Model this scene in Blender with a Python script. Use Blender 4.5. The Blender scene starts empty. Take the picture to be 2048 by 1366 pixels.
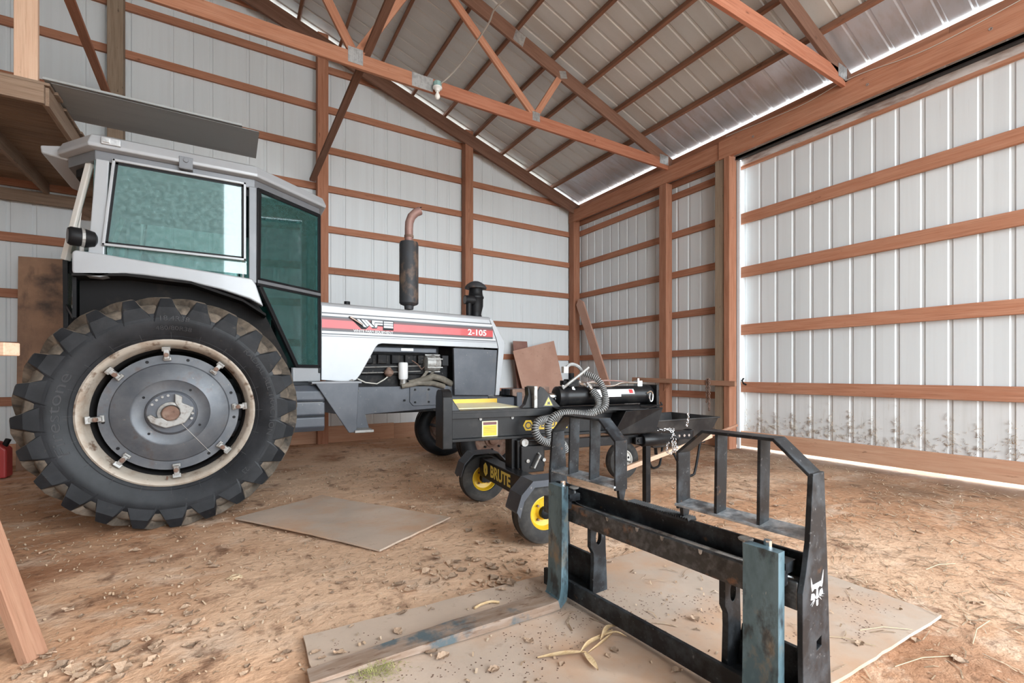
import bpy, bmesh, math, random
from mathutils import Vector, Matrix, Euler, noise
random.seed(7)
PI = math.pi
S = bpy.context.scene
C = S.collection
# ---------------------------------------------------------------- camera
CAM_H = 1.10
HEAD = math.radians(58.9)            # camera heading, measured from +X (the gable wall's direction)
cam_d = bpy.data.cameras.new('camera')
cam_d.sensor_width = 36.0
cam_d.lens = 935.0 / 2048.0 * 36.0
cam_d.shift_y = 63.0 / 2048.0
cam_d.clip_start = 0.02
cam = bpy.data.objects.new('camera', cam_d)
cam.location = (0, 0, CAM_H)
cam.rotation_euler = (PI/2, 0, HEAD - PI/2)
C.objects.link(cam)
S.camera = cam
# ---------------------------------------------------------------- sky and exposure
W = bpy.data.worlds.new('overcast_sky')
S.world = W
W.use_nodes = True
bg = W.node_tree.nodes['Background']
bg.inputs['Color'].default_value = (0.86, 0.94, 1.0, 1)
bg.inputs['Strength'].default_value = 5.0
S.view_settings.view_transform = 'Standard'
S.view_settings.look = 'None'
S.view_settings.gamma = 1.0
S.view_settings.exposure = 1.28
S.view_settings.use_curve_mapping = False
# sun through the open side of the shed (thin cloud: a soft sun)
sun_d = bpy.data.lights.new('sun', 'SUN')
sun_d.energy = 1.8
sun_d.angle = math.radians(14)
sun_d.color = (1.0, 0.95, 0.88)
sun = bpy.data.objects.new('sun', sun_d)
sun.rotation_euler = (math.radians(62), 0, math.radians(46))   # low hazy sun through the wide doorway behind the camera
C.objects.link(sun)
# daylight portal in the big doorway (it only guides the sky's light, it gives none)
def portal(name, loc, rot, sx, sy):
    d = bpy.data.lights.new(name, 'AREA')
    d.shape = 'RECTANGLE'; d.size = sx; d.size_y = sy
    d.cycles.is_portal = True
    o = bpy.data.objects.new(name, d)
    o.location = loc; o.rotation_euler = rot
    C.objects.link(o)
portal('doorway_portal_front', (3.15, -4.0, 2.9), (PI/2, 0, 0), 6.5, 5.8)

# ---------------------------------------------------------------- materials
MATS = {}
def nd(nt, t, **kw):
    n = nt.nodes.new(t)
    for k, v in kw.items():
        setattr(n, k, v)
    return n
def M(name, col, rough=0.6, metal=0.0, layers=(), bump=None, spec=0.5, coat=0.0, rand=0.0, bumps=()):
    """layers: (colour, noise scale, lo, hi, stretch, amount)  -- wear, grain, dirt"""
    m = bpy.data.materials.new(name); m.use_nodes = True
    nt = m.node_tree; L = nt.links
    b = nt.nodes['Principled BSDF']
    b.inputs['Roughness'].default_value = rough
    b.inputs['Metallic'].default_value = metal
    b.inputs['Specular IOR Level'].default_value = spec
    b.inputs['Coat Weight'].default_value = coat
    tc = nd(nt, 'ShaderNodeTexCoord')
    oi = nd(nt, 'ShaderNodeObjectInfo')
    mul = nd(nt, 'ShaderNodeMath', operation='MULTIPLY'); mul.inputs[1].default_value = 53.0
    L.new(oi.outputs['Random'], mul.inputs[0])
    add = nd(nt, 'ShaderNodeVectorMath', operation='ADD')
    L.new(tc.outputs['Object'], add.inputs[0]); L.new(mul.outputs[0], add.inputs[1])
    cur = None
    def rgb(c):
        n = nd(nt, 'ShaderNodeRGB'); n.outputs[0].default_value = (*c, 1); return n.outputs[0]
    cur = rgb(col)
    def nz(scale, stretch, detail=6.0, rgh=0.6):
        mp = nd(nt, 'ShaderNodeMapping'); mp.inputs['Scale'].default_value = stretch
        L.new(add.outputs[0], mp.inputs['Vector'])
        n = nd(nt, 'ShaderNodeTexNoise'); n.inputs['Scale'].default_value = scale
        n.inputs['Detail'].default_value = detail; n.inputs['Roughness'].default_value = rgh
        L.new(mp.outputs[0], n.inputs['Vector'])
        return n.outputs['Fac']
    for c, sc, lo, hi, st, amt in layers:
        f = nz(sc, st)
        mr = nd(nt, 'ShaderNodeMapRange'); mr.inputs['From Min'].default_value = lo
        mr.inputs['From Max'].default_value = hi; mr.inputs['To Max'].default_value = amt
        L.new(f, mr.inputs['Value'])
        mx = nd(nt, 'ShaderNodeMix', data_type='RGBA')
        L.new(mr.outputs[0], mx.inputs[0]); L.new(cur, mx.inputs[6]); L.new(rgb(c), mx.inputs[7])
        cur = mx.outputs[2]
    if rand:
        hs = nd(nt, 'ShaderNodeHueSaturation')
        mr = nd(nt, 'ShaderNodeMapRange'); mr.inputs['To Min'].default_value = 1-rand; mr.inputs['To Max'].default_value = 1+rand
        L.new(oi.outputs['Random'], mr.inputs['Value']); L.new(mr.outputs[0], hs.inputs['Value'])
        L.new(cur, hs.inputs['Color']); cur = hs.outputs[0]
    L.new(cur, b.inputs['Base Color'])
    prev = None
    for sc, st, strength, dist in ((bump,) if bump else ()) + tuple(bumps):
        f = nz(sc, st)
        bn = nd(nt, 'ShaderNodeBump'); bn.inputs['Strength'].default_value = strength
        bn.inputs['Distance'].default_value = dist
        L.new(f, bn.inputs['Height'])
        if prev: L.new(prev, bn.inputs['Normal'])
        prev = bn.outputs[0]
    if prev: L.new(prev, b.inputs['Normal'])
    MATS[name] = m
    return m
ONE = (1, 1, 1)
GR = (1, 14, 14)      # wood grain: long in local x
def wood(name, a, b, c, rand=.12):
    return M(name, a, .78, layers=((b, 3.0, .35, .7, (.6, 9, 9), .8), (c, 9.0, .5, .75, (.35, 12, 12), .7), (tuple(v*.35 for v in c), 4.0, .66, .76, (1.6, 4, 4), .8)),
             bump=(12.0, (.4, 9, 9), .35, .004), rand=rand, spec=.25)
wood('wood_frame', (.34, .145, .082), (.45, .22, .14), (.19, .075, .042))
wood('wood_chord', (.41, .175, .10), (.53, .28, .18), (.24, .092, .052), .06)
wood('wood_dark', (.17, .085, .055), (.24, .13, .09), (.09, .04, .026))
wood('wood_purlin', (.22, .105, .065), (.31, .16, .105), (.10, .045, .028))
wood('wood_grey', (.25, .18, .125), (.33, .25, .18), (.15, .10, .065))
wood('wood_new', (.66, .43, .30), (.72, .52, .38), (.50, .30, .19), .05)
wood('wood_kick', (.50, .27, .17), (.58, .36, .24), (.36, .18, .10))
wood('wood_loft', (.24, .16, .11), (.33, .24, .175), (.13, .08, .05))
wood('wood_leg', (.32, .165, .105), (.40, .23, .15), (.20, .095, .055), .03)
M('siding_white', (.66, .69, .70), .45, layers=(((.61, .63, .635), 2.5, .45, .75, (5, 5, .2), .7), ((.44, .41, .37), 6.0, .66, .82, (5, 5, .4), .5)), rand=.03)
M('siding_lower', (.69, .695, .69), .5, layers=(((.58, .58, .56), 2.5, .45, .75, (5, 5, .2), .7), ((.38, .34, .27), 40.0, .66, .73, (1, 1, .7), .6), ((.42, .37, .29), 8.0, .64, .76, (4, 4, .4), .5)))
M('roof_metal', (.58, .58, .56), .40, .2, layers=(((.50, .49, .46), 1.5, .4, .7, (.4, 3, 3), .6), ((.42, .39, .35), 40.0, .60, .75, ONE, .35)), rand=.03)
wood('wood_red', (.34, .125, .07), (.45, .20, .125), (.20, .07, .04), .04)
M('eave_metal', (.62, .66, .72), .30, .55, layers=(((.50, .50, .50), 3., .45, .65, (.4, 3, 3), .6),), bump=(6, (.5, 2, 2), .12, .01))
M('galvanised', (.62, .63, .63), .36, .85, layers=(((.42, .43, .44), 26.0, .45, .62, ONE, .8),))
M('flashing_metal', (.66, .62, .60), .38, .25, layers=(((.30, .20, .16), 6.0, .42, .66, (1, .6, 3), .9),), bump=(14, ONE, .3, .01))
M('track_black', (.014, .014, .015), .55, .2)
M('plywood_pale', (.56, .44, .35), .85, layers=(((.42, .345, .285), 1.3, .4, .65, ONE, .8), ((.52, .32, .20), 2.1, .47, .66, ONE, .8), ((.40, .30, .23), 30., .60, .70, ONE, .5)), bump=(30, ONE, .25, .004))
M('plywood_dark', (.24, .135, .085), .7, layers=(((.40, .23, .14), 2.2, .48, .68, (1, 1, .8), .8), ((.06, .045, .04), 1.7, .52, .66, (1, 1, 1.2), .9), ((.10, .06, .045), 8, .55, .7, (1, 1, .35), .6)), bump=(18, ONE, .15, .004))
M('hardboard', (.42, .235, .17), .62, layers=(((.50, .30, .22), 3., .4, .65, ONE, .7), ((.26, .13, .09), 22., .62, .70, ONE, .7)))
M('hardboard_dark', (.24, .11, .085), .6, layers=(((.30, .16, .12), 6., .4, .65, ONE, .7),))
M('tractor_silver', (.39, .40, .415), .36, .12, coat=.15, layers=(((.33, .335, .345), 2.2, .45, .72, ONE, .6), ((.36, .32, .28), 9., .62, .78, (1, 1, .5), .4)))
M('tractor_grey', (.062, .069, .084), .45, .05, layers=(((.115, .122, .14), 3.0, .42, .68, ONE, .7), ((.36, .33, .30), 30., .66, .74, ONE, .6), ((.10, .095, .09), 7., .58, .72, (1, 1, .4), .7)))
M('cab_grey', (.16, .165, .175), .4, .2, layers=(((.22, .22, .23), 4., .45, .7, ONE, .6),))
M('black_paint', (.009, .009, .010), .5, spec=.22, layers=(((.035, .032, .03), 6., .55, .8, ONE, .6),))
M('black_dusty', (.013, .012, .012), .8, spec=.2, layers=(((.06, .045, .035), 5., .55, .8, ONE, .6),))
M('engine_black', (.010, .010, .011), .6, .1, spec=.2, layers=(((.05, .042, .035), 9., .5, .72, ONE, .8), ((.17, .15, .13), 24., .62, .72, ONE, .7)))
M('rubber', (.009, .010, .012), .46, spec=.26, layers=(((.026, .028, .032), 5., .4, .65, ONE, .8), ((.10, .085, .07), 18., .64, .80, ONE, .5)), bump=(60, ONE, .08, .002))
M('rubber_lug', (.105, .086, .068), .85, spec=.2, layers=(((.25, .20, .155), 7., .44, .66, ONE, .85), ((.03, .029, .029), 10., .52, .70, ONE, .85)))
M('rubber_grey', (.035, .034, .033), .75, spec=.3, layers=(((.10, .09, .08), 9., .45, .7, ONE, .7),), bump=(60, ONE, .1, .002))
M('rim_cream', (.50, .44, .37), .5, .2, layers=(((.36, .27, .20), 9., .45, .65, ONE, .85), ((.13, .07, .04), 14., .56, .68, ONE, .9)))
M('disc_grey', (.085, .092, .105), .42, .25, layers=(((.14, .145, .155), 6., .4, .66, ONE, .8), ((.26, .22, .18), 30., .66, .74, ONE, .7), ((.09, .055, .04), 11., .58, .74, ONE, .6)))
M('cast_metal', (.34, .335, .32), .5, .4, layers=(((.17, .135, .11), 30., .5, .68, ONE, .8),))
M('rust_metal', (.19, .11, .08), .75, .2, layers=(((.29, .21, .165), 18., .45, .7, ONE, .8), ((.09, .05, .035), 30., .55, .7, ONE, .7)))
M('muffler', (.045, .046, .05), .6, .3, layers=(((.30, .19, .125), 5., .48, .66, (1, 1, .8), .85), ((.05, .055, .065), 4., .55, .68, ONE, .8)))
M('pipe_rust', (.29, .165, .14), .6, .3, layers=(((.40, .27, .23), 8., .45, .7, ONE, .7),))
M('red_stripe', (.50, .022, .024), .38, coat=.2, layers=(((.58, .06, .055), 3., .45, .7, ONE, .5),))
M('maroon', (.13, .028, .032), .4)
M('charcoal_decal', (.06, .06, .066), .4)
M('white_decal', (.70, .70, .70), .4)
M('chrome', (.72, .73, .74), .18, 1.0, layers=(((.42, .41, .40), 20., .55, .75, ONE, .6),))
M('yellow_paint', (.68, .43, .02), .4, layers=(((.55, .33, .04), 7., .5, .7, ONE, .7), ((.30, .16, .05), 18., .62, .72, ONE, .6)))
M('yellow_label', (.72, .47, .03), .5)
M('yellow_text', (.80, .62, .12), .5, layers=(((.70, .54, .12), 40., .5, .6, ONE, .6),))
M('pale_yellow', (.74, .66, .40), .55, layers=(((.70, .66, .50), 5., .45, .65, ONE, .7),))
M('splitter_black', (.009, .009, .010), .34, .0, spec=.24, layers=(((.03, .028, .026), 9., .5, .72, ONE, .7), ((.12, .10, .08), 60., .68, .76, ONE, .5)))
M('fork_black', (.013, .014, .016), .42, .05, spec=.26, layers=(((.055, .065, .075), 11., .46, .66, ONE, .8), ((.20, .20, .20), 60., .63, .72, ONE, .6), ((.15, .075, .04), 13., .66, .74, ONE, .8)))
M('fork_rail', (.045, .045, .046), .42, .3, layers=(((.12, .125, .13), 25., .45, .62, ONE, .8), ((.26, .13, .065), 9., .57, .66, (1, 1, 1), .9), ((.02, .02, .021), 30., .54, .64, ONE, .8)))
M('fork_blue', (.07, .125, .15), .42, .25, layers=(((.14, .22, .26), 11., .42, .60, (1, 1, .5), .85), ((.28, .20, .12), 8., .54, .66, (1, 1, .6), .85), ((.025, .028, .032), 17., .53, .64, (1, 1, .45), .85), ((.40, .40, .38), 70., .66, .74, (1, 1, .4), .6)))
M('fork_tine', (.30, .21, .155), .5, .2, layers=(((.42, .33, .27), 14., .42, .62, (3, .5, 3), .8), ((.09, .14, .165), 4., .55, .63, ONE, .9), ((.15, .075, .04), 22., .56, .68, (2, .5, 2), .8)))
M('weld_steel', (.42, .44, .46), .25, .9, layers=(((.12, .12, .12), 18., .48, .62, ONE, .8),), bump=(40, ONE, .4, .004))
M('hose_grey', (.27, .27, .265), .5, layers=(((.40, .40, .39), 30., .45, .65, ONE, .7),))
M('hose_dusty', (.13, .115, .09), .75, layers=(((.24, .21, .17), 12., .45, .65, ONE, .8),))
M('hose_black', (.03, .03, .03), .5)
M('barrow_black', (.014, .0145, .016), .5, layers=(((.08, .075, .07), 4., .45, .7, ONE, .7),))
M('straw', (.56, .43, .28), .8, rand=.25)
M('straw_litter', (.46, .33, .215), .85, layers=(((.62, .50, .37), 9., .48, .6, ONE, .9), ((.22, .135, .08), 14., .50, .60, ONE, .9)))
M('leaf_chips', (.44, .31, .205), .85, layers=(((.54, .42, .31), 12., .52, .6, ONE, .9), ((.22, .13, .075), 17., .52, .60, ONE, .8)))
M('fork_shelf', (.34, .38, .42), .42, .35, layers=(((.60, .63, .66), 34., .45, .62, ONE, .9), ((.07, .08, .09), 13., .5, .64, ONE, .8)), bump=(30, ONE, .25, .004))
M('rubber_letter', (.045, .045, .048), .6, spec=.3, layers=(((.03, .03, .033), 12., .45, .65, ONE, .8),))
M('leaf', (.34, .215, .135), .8, layers=(((.50, .40, .31), 30., .4, .65, ONE, .8),), rand=.3)
M('husk', (.78, .58, .34), .75, layers=(((.60, .38, .18), 30., .45, .65, (1, 6, 6), .7),))
M('moss', (.30, .30, .10), .9, layers=(((.42, .40, .16), 30., .45, .65, ONE, .9),))
M('lamp_white', (.82, .82, .80), .35)
M('bulb_glass', (.90, .89, .84), .18, coat=.4)
M('box_green', (.25, .40, .38), .5)
M('cable', (.55, .53, .48), .6)
M('sheet_grey', (.34, .35, .345), .55, .1, layers=(((.27, .28, .28), 1.6, .45, .65, (.4, 3, 1), .7),))
M('red_plastic', (.45, .05, .05), .45)
M('outlet', (.80, .72, .55), .5)
M('lead_white', (.62, .60, .56), .5, layers=(((.66, .60, .52), 8., .5, .7, ONE, .6),))
M('gravel', (.46, .43, .39), .9, layers=(((.36, .33, .30), 3., .4, .7, ONE, .8),))
def glass(name, tint, dust, film=(.55, .72, .70)):
    m = bpy.data.materials.new(name); m.use_nodes = True
    nt = m.node_tree; L = nt.links
    nt.nodes.remove(nt.nodes['Principled BSDF'])
    out = nt.nodes['Material Output']
    tr = nd(nt, 'ShaderNodeBsdfTransparent'); tr.inputs[0].default_value = (*tint, 1)
    gl = nd(nt, 'ShaderNodeBsdfGlossy'); gl.inputs['Roughness'].default_value = .03
    df = nd(nt, 'ShaderNodeBsdfDiffuse'); df.inputs[0].default_value = (*film, 1)
    fr = nd(nt, 'ShaderNodeFresnel'); fr.inputs[0].default_value = 1.75
    tc = nd(nt, 'ShaderNodeTexCoord')
    nz = nd(nt, 'ShaderNodeTexNoise'); nz.inputs['Scale'].default_value = 28.; nz.inputs['Detail'].default_value = 8.
    L.new(tc.outputs['Object'], nz.inputs['Vector'])
    mr = nd(nt, 'ShaderNodeMapRange'); mr.inputs['From Min'].default_value = .4; mr.inputs['From Max'].default_value = .8
    mr.inputs['To Min'].default_value = dust*.75; mr.inputs['To Max'].default_value = dust*1.5
    L.new(nz.outputs['Fac'], mr.inputs['Value'])
    m1 = nd(nt, 'ShaderNodeMixShader'); m2 = nd(nt, 'ShaderNodeMixShader')
    L.new(mr.outputs[0], m1.inputs[0]); L.new(tr.outputs[0], m1.inputs[1]); L.new(df.outputs[0], m1.inputs[2])
    L.new(fr.outputs[0], m2.inputs[0]); L.new(m1.outputs[0], m2.inputs[1]); L.new(gl.outputs[0], m2.inputs[2])
    L.new(m2.outputs[0], out.inputs['Surface'])
    MATS[name] = m
glass('glass_teal', (.66, .86, .84), .30, (.34, .52, .52))
glass('glass_door', (.52, .88, .83), .22, (.10, .31, .29))
glass('glass_dark', (.30, .42, .38), .40, (.10, .15, .12))
def dirt_material():
    m = M('dirt', (.53, .295, .17), .92, spec=.2, layers=(
        ((.72, .49, .335), .55, .42, .58, ONE, .95),
        ((.30, .135, .068), .8, .52, .66, (1, 1, 1), .85),
        ((.70, .52, .39), 2.6, .54, .68, (1, 1.6, 1), .85),
        ((.17, .085, .05), 4.7, .57, .70, (1.5, 1, 1), .8),
        ((.17, .09, .055), 21., .58, .70, ONE, .55),
        ((.70, .56, .42), 33., .62, .72, ONE, .6)),
        bump=(3.5, ONE, .55, .05), bumps=((22., ONE, .6, .012), (90., ONE, .5, .004)))
    # damp dark litter strip trodden along the door wall
    nt = m.node_tree; L = nt.links; b = nt.nodes['Principled BSDF']
    src = b.inputs['Base Color'].links[0].from_socket
    geo = nd(nt, 'ShaderNodeNewGeometry'); sx = nd(nt, 'ShaderNodeSeparateXYZ'); L.new(geo.outputs['Position'], sx.inputs[0])
    nz = nd(nt, 'ShaderNodeTexNoise'); nz.inputs['Scale'].default_value = 1.3; nz.inputs['Detail'].default_value = 7.
    L.new(geo.outputs['Position'], nz.inputs['Vector'])
    ma = nd(nt, 'ShaderNodeMath', operation='MULTIPLY_ADD'); ma.inputs[1].default_value = 3.4
    L.new(nz.outputs['Fac'], ma.inputs[0]); L.new(sx.outputs['X'], ma.inputs[2])
    mr = nd(nt, 'ShaderNodeMapRange'); mr.inputs['From Min'].default_value = 6.2; mr.inputs['From Max'].default_value = 7.8; mr.inputs['To Max'].default_value = .75
    L.new(ma.outputs[0], mr.inputs['Value'])
    mx = nd(nt, 'ShaderNodeMix', data_type='RGBA'); mx.inputs[7].default_value = (.12, .07, .042, 1)
    L.new(mr.outputs[0], mx.inputs[0]); L.new(src, mx.inputs[6]); L.new(mx.outputs[2], b.inputs['Base Color'])
    return m
dirt_material()

# ---------------------------------------------------------------- mesh helpers
def V(*a): return Vector(a)
class MB:
    """collects geometry for ONE mesh object"""
    def __init__(s): s.v = []; s.f = []
    def add(s, vs, fs):
        o = len(s.v); s.v += [tuple(v) for v in vs]; s.f += [tuple(i+o for i in f) for f in fs]; return s
    def box(s, x0, x1, y0, y1, z0, z1, mat=None):
        vs = [V(x, y, z) for x in (x0, x1) for y in (y0, y1) for z in (z0, z1)]
        if mat is not None: vs = [mat @ v for v in vs]
        return s.add(vs, [(0, 1, 3, 2), (4, 6, 7, 5), (0, 4, 5, 1), (2, 3, 7, 6), (0, 2, 6, 4), (1, 5, 7, 3)])
    def hexa(s, bottom, top):
        n = len(bottom)
        fs = [tuple(range(n))[::-1], tuple(range(n, 2*n))] + [(i, (i+1) % n, n+(i+1) % n, n+i) for i in range(n)]
        return s.add(list(bottom)+list(top), fs)
    def prism(s, poly, axis, a0, a1):
        """poly: 2-D outline; axis 'x','y','z' = extrusion axis between a0 and a1"""
        def p(q, a):
            return {'x': (a, q[0], q[1]), 'y': (q[0], a, q[1]), 'z': (q[0], q[1], a)}[axis]
        return s.hexa([p(q, a0) for q in poly], [p(q, a1) for q in poly])
    def beam(s, p0, p1, w, h, up=(0, 0, 1)):
        p0 = V(*p0); p1 = V(*p1); d = (p1-p0).normalized(); u = V(*up)
        side = d.cross(u)
        if side.length < 1e-4: side = d.cross(V(1, 0, 0))
        side.normalize(); u = side.cross(d).normalized()
        a, b = side*w/2, u*h/2
        return s.hexa([p0-a-b, p0+a-b, p0+a+b, p0-a+b], [p1-a-b, p1+a-b, p1+a+b, p1-a+b])
    def tube(s, pts, r, n=8, cap=True, rs=None):
        pts = [V(*p) for p in pts]; m = len(pts)
        base = len(s.v); prev = None
        vs = []; fs = []
        for i, p in enumerate(pts):
            d = (pts[min(i+1, m-1)]-pts[max(i-1, 0)]).normalized()
            if prev is None:
                a = d.orthogonal().normalized()
            else:
                a = (prev - d*prev.dot(d)).normalized()
            prev = a; b = d.cross(a)
            rr = rs[i] if rs else r
            for k in range(n):
                t = 2*PI*k/n
                vs.append(p + a*math.cos(t)*rr + b*math.sin(t)*rr)
        for i in range(m-1):
            for k in range(n):
                fs.append((i*n+k, i*n+(k+1) % n, (i+1)*n+(k+1) % n, (i+1)*n+k))
        if cap:
            fs.append(tuple(range(n))[::-1]); fs.append(tuple((m-1)*n+k for k in range(n)))
        return s.add(vs, fs)
    def cyl(s, p0, p1, r, n=16, r1=None):
        return s.tube([p0, p1], r, n, True, [r, r if r1 is None else r1])
    def lathe(s, prof, c=(0, 0, 0), axis='y', n=48, closed=False):
        """prof: (a along the axis, radius)"""
        c = V(*c); vs = []; fs = []; m = len(prof)
        for k in range(n):
            t = 2*PI*k/n
            for a, r in prof:
                q = {'y': V(r*math.sin(t), a, r*math.cos(t)), 'x': V(a, r*math.sin(t), r*math.cos(t)), 'z': V(r*math.cos(t), r*math.sin(t), a)}[axis]
                vs.append(c+q)
        for k in range(n):
            k2 = (k+1) % n
            for i in range(m-1 if not closed else m):
                j = (i+1) % m
                fs.append((k*m+i, k*m+j, k2*m+j, k2*m+i))
        return s.add(vs, fs)
    def mesh(s, name):
        me = bpy.data.meshes.new(name)
        me.from_pydata(s.v, [], s.f); me.validate(); me.update()
        bm = bmesh.new(); bm.from_mesh(me)
        bmesh.ops.recalc_face_normals(bm, faces=bm.faces)
        bm.to_mesh(me); bm.free()
        return me
    def build(s, name, mat, parent=None, bevel=0.0, smooth=False, seg=2):
        me = s.mesh(name)
        return link(name, me, mat, parent, bevel, smooth, seg)
def link(name, me, mat, parent=None, bevel=0.0, smooth=False, seg=2):
    if mat is not None and not me.materials: me.materials.append(MATS[mat])
    o = bpy.data.objects.new(name, me); C.objects.link(o)
    if parent is not None: o.parent = parent
    if smooth:
        for p in me.polygons: p.use_smooth = True
        if smooth != 'all':
            me.set_sharp_from_angle(angle=math.radians(38))
    if bevel:
        b = o.modifiers.new('bevel', 'BEVEL'); b.width = bevel; b.segments = seg; b.limit_method = 'ANGLE'; b.angle_limit = math.radians(35)
        b.harden_normals = False
    return o
def empty(name, loc=(0, 0, 0), rotz=0.0):
    o = bpy.data.objects.new(name, None); C.objects.link(o)
    o.location = loc; o.rotation_euler = (0, 0, rotz); o.empty_display_size = .2
    return o
def tag(o, label, cat, group=None):
    o['label'] = label; o['category'] = cat
    if group: o['group'] = group
    return o
def structure(name, label, cat=None):
    o = empty(name); o['kind'] = 'structure'; o['label'] = label
    if cat: o['category'] = cat
    return o
def plank(name, p0, p1, w, h, mat, parent=None, up=(0, 0, 1), bevel=.003):
    """a straight board: its own object whose local x runs along the grain"""
    p0 = V(*p0); p1 = V(*p1); d = p1-p0; Ln = d.length; d.normalize()
    u = V(*up); side = u.cross(d)
    if side.length < 1e-4: side = V(0, 1, 0)
    side.normalize(); u = d.cross(side).normalized()
    mb = MB().box(-Ln/2, Ln/2, -w/2, w/2, -h/2, h/2)
    o = mb.build(name, mat, parent, bevel, seg=1)
    R = Matrix((d, side, u)).transposed().to_4x4()
    R.translation = (p0+p1)/2
    o.matrix_local = R
    return o
def dup(o, parent=None, loc=None, rot=None):
    c = o.copy(); C.objects.link(c)
    if parent is not None: c.parent = parent
    if loc is not None: c.location = loc
    if rot is not None: c.rotation_euler = rot
    return c
_txt = {}
def text_mesh(body, size, ext=0.0008, bold=0.0):
    cu = bpy.data.curves.new('lettering', 'FONT'); cu.body = body; cu.size = size; cu.extrude = ext
    cu.align_x = 'CENTER'; cu.align_y = 'CENTER'; cu.resolution_u = 3; cu.offset = bold
    o = bpy.data.objects.new('lettering', cu); C.objects.link(o)
    dg = bpy.context.evaluated_depsgraph_get(); dg.update()
    me = bpy.data.meshes.new_from_object(o.evaluated_get(dg))
    bpy.data.objects.remove(o); bpy.data.curves.remove(cu)
    return me
def text(name, body, size, mat, parent, origin, xdir, ydir, ext=.0008, bold=0.0, sx=1.0):
    me = text_mesh(body, size, ext, bold)
    x = V(*xdir).normalized(); y = V(*ydir); y = (y-x*y.dot(x)).normalized(); z = x.cross(y)
    for v in me.vertices:
        q = v.co.copy(); v.co = V(*origin) + x*q.x*sx + y*q.y + z*q.z
    return link(name, me, mat, parent)
# ================================================================ the shed: floor, walls, roof
XW, YG = 6.40, 7.95                 # siding planes of the door wall and of the gable wall
def rafter_top(x): return 4.69 + (6.2-abs(x))*.3333
def roof_z(x): return rafter_top(x) + .10
# ---- floor
def build_floor():
    nx, ny = 260, 200
    x0, x1, y0, y1 = -6.6, 7.0, -4.4, 8.3
    mb = MB()
    for j in range(ny+1):
        for i in range(nx+1):
            x = x0+(x1-x0)*i/nx; y = y0+(y1-y0)*j/ny
            n = noise.noise(V(x*.9, y*.9, 3.1))*.010 + noise.noise(V(x*3.1, y*3.1, 7.7))*.006 + noise.noise(V(x*9, y*9, 1.3))*.004
            mb.v.append((x, y, -.010+n))
    for j in range(ny):
        for i in range(nx):
            a = j*(nx+1)+i
            mb.f.append((a, a+1, a+nx+2, a+nx+1))
    o = mb.build('floor', 'dirt', None, smooth='all')
    o['kind'] = 'structure'; o['label'] = 'reddish brown dirt floor strewn with straw and leaves'
    g = MB().box(-40, 40, -40, 40, -.30, -.12).build('ground_outside', 'gravel')
    g['kind'] = 'structure'; g['label'] = 'pale gravel ground outside the shed'
build_floor()
# ---- ribbed sheet: the rib runs along 'length', one sheet covers .914 m
def rib_profile(w0, w1, pitch=.2286, depth=.010):
    """(position, depth) pairs across the sheet; ribs lie outward"""
    pts = [(w0, 0)]
    k = math.ceil((w0+.03)/pitch)
    while k*pitch < w1-.03:
        c = k*pitch
        pts += [(c-.024, 0), (c-.012, depth), (c+.012, depth), (c+.024, 0)]
        k += 1
    pts = [p for p in pts if w0 <= p[0] <= w1]
    pts.append((w1, 0))
    return sorted(pts)
def sheet(name, w0, w1, at, lo, hi, mat, parent):
    """at(w, depth, t) -> point ; lo(w), hi(w): the two ends along the rib"""
    mb = MB(); pr = rib_profile(w0, w1)
    for w, d in pr:
        mb.v.append(tuple(at(w, d, lo(w)))); mb.v.append(tuple(at(w, d, hi(w))))
    for i in range(len(pr)-1):
        mb.f.append((2*i, 2*i+2, 2*i+3, 2*i+1))
    return mb.build(name, mat, parent)
SHEET = .9144
GZ = [.12, .76, 1.42, 2.06, 2.74, 3.40, 4.05, 4.66, 5.31, 5.95, 6.55]
# ---- gable wall
wb = structure('wall_back', 'white ribbed metal gable wall with reddish wooden girts and posts')
x = -6.40
while x < 6.39:
    e = min(x+SHEET, 6.40)
    sheet('siding_panel', x, e, lambda w, d, t: (w, YG+d, t), lambda w: .05, lambda w: rafter_top(w)+.012, 'siding_white', wb)
    x = e
PX = [-3.76, -1.26, 1.24, 3.76, 6.27]
for px in PX:
    top = rafter_top(px)+.05 if px < 6 else 4.62
    plank('post', (px, YG-.125, -.03), (px, YG-.125, top), .16, .16, 'wood_grey' if px == -1.26 else 'wood_frame', wb, up=(0, 1, 0), bevel=.005)
for z in GZ[1:]:
    xr = 6.36 if z < 4.6 else min(6.36, 6.2-(z-4.69)*3)
    xl = -xr
    if z > 6.7: continue
    cuts = [xl] + [p for p in PX if xl < p < xr-.2] + [xr]
    for a, b in zip(cuts[:-1], cuts[1:]):
        plank('girt', (a, YG-.022, z+random.uniform(-.006, .006)), (b, YG-.022, z+random.uniform(-.006, .006)), .04, .105, 'wood_frame', wb)
for a, b in ((-6.3, -1.3), (-1.3, 2.4), (2.4, 6.36)):
    plank('kick_board', (a, YG-.05, .11), (b, YG-.05, .12), .04, .26, 'wood_kick', wb)
# gable rafters
for sgn in (1, -1):
    plank('gable_rafter', (sgn*6.34, YG-.185, rafter_top(6.34)-.12), (0, YG-.185, rafter_top(0)-.12), .05, .23, 'wood_dark', wb)
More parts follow.
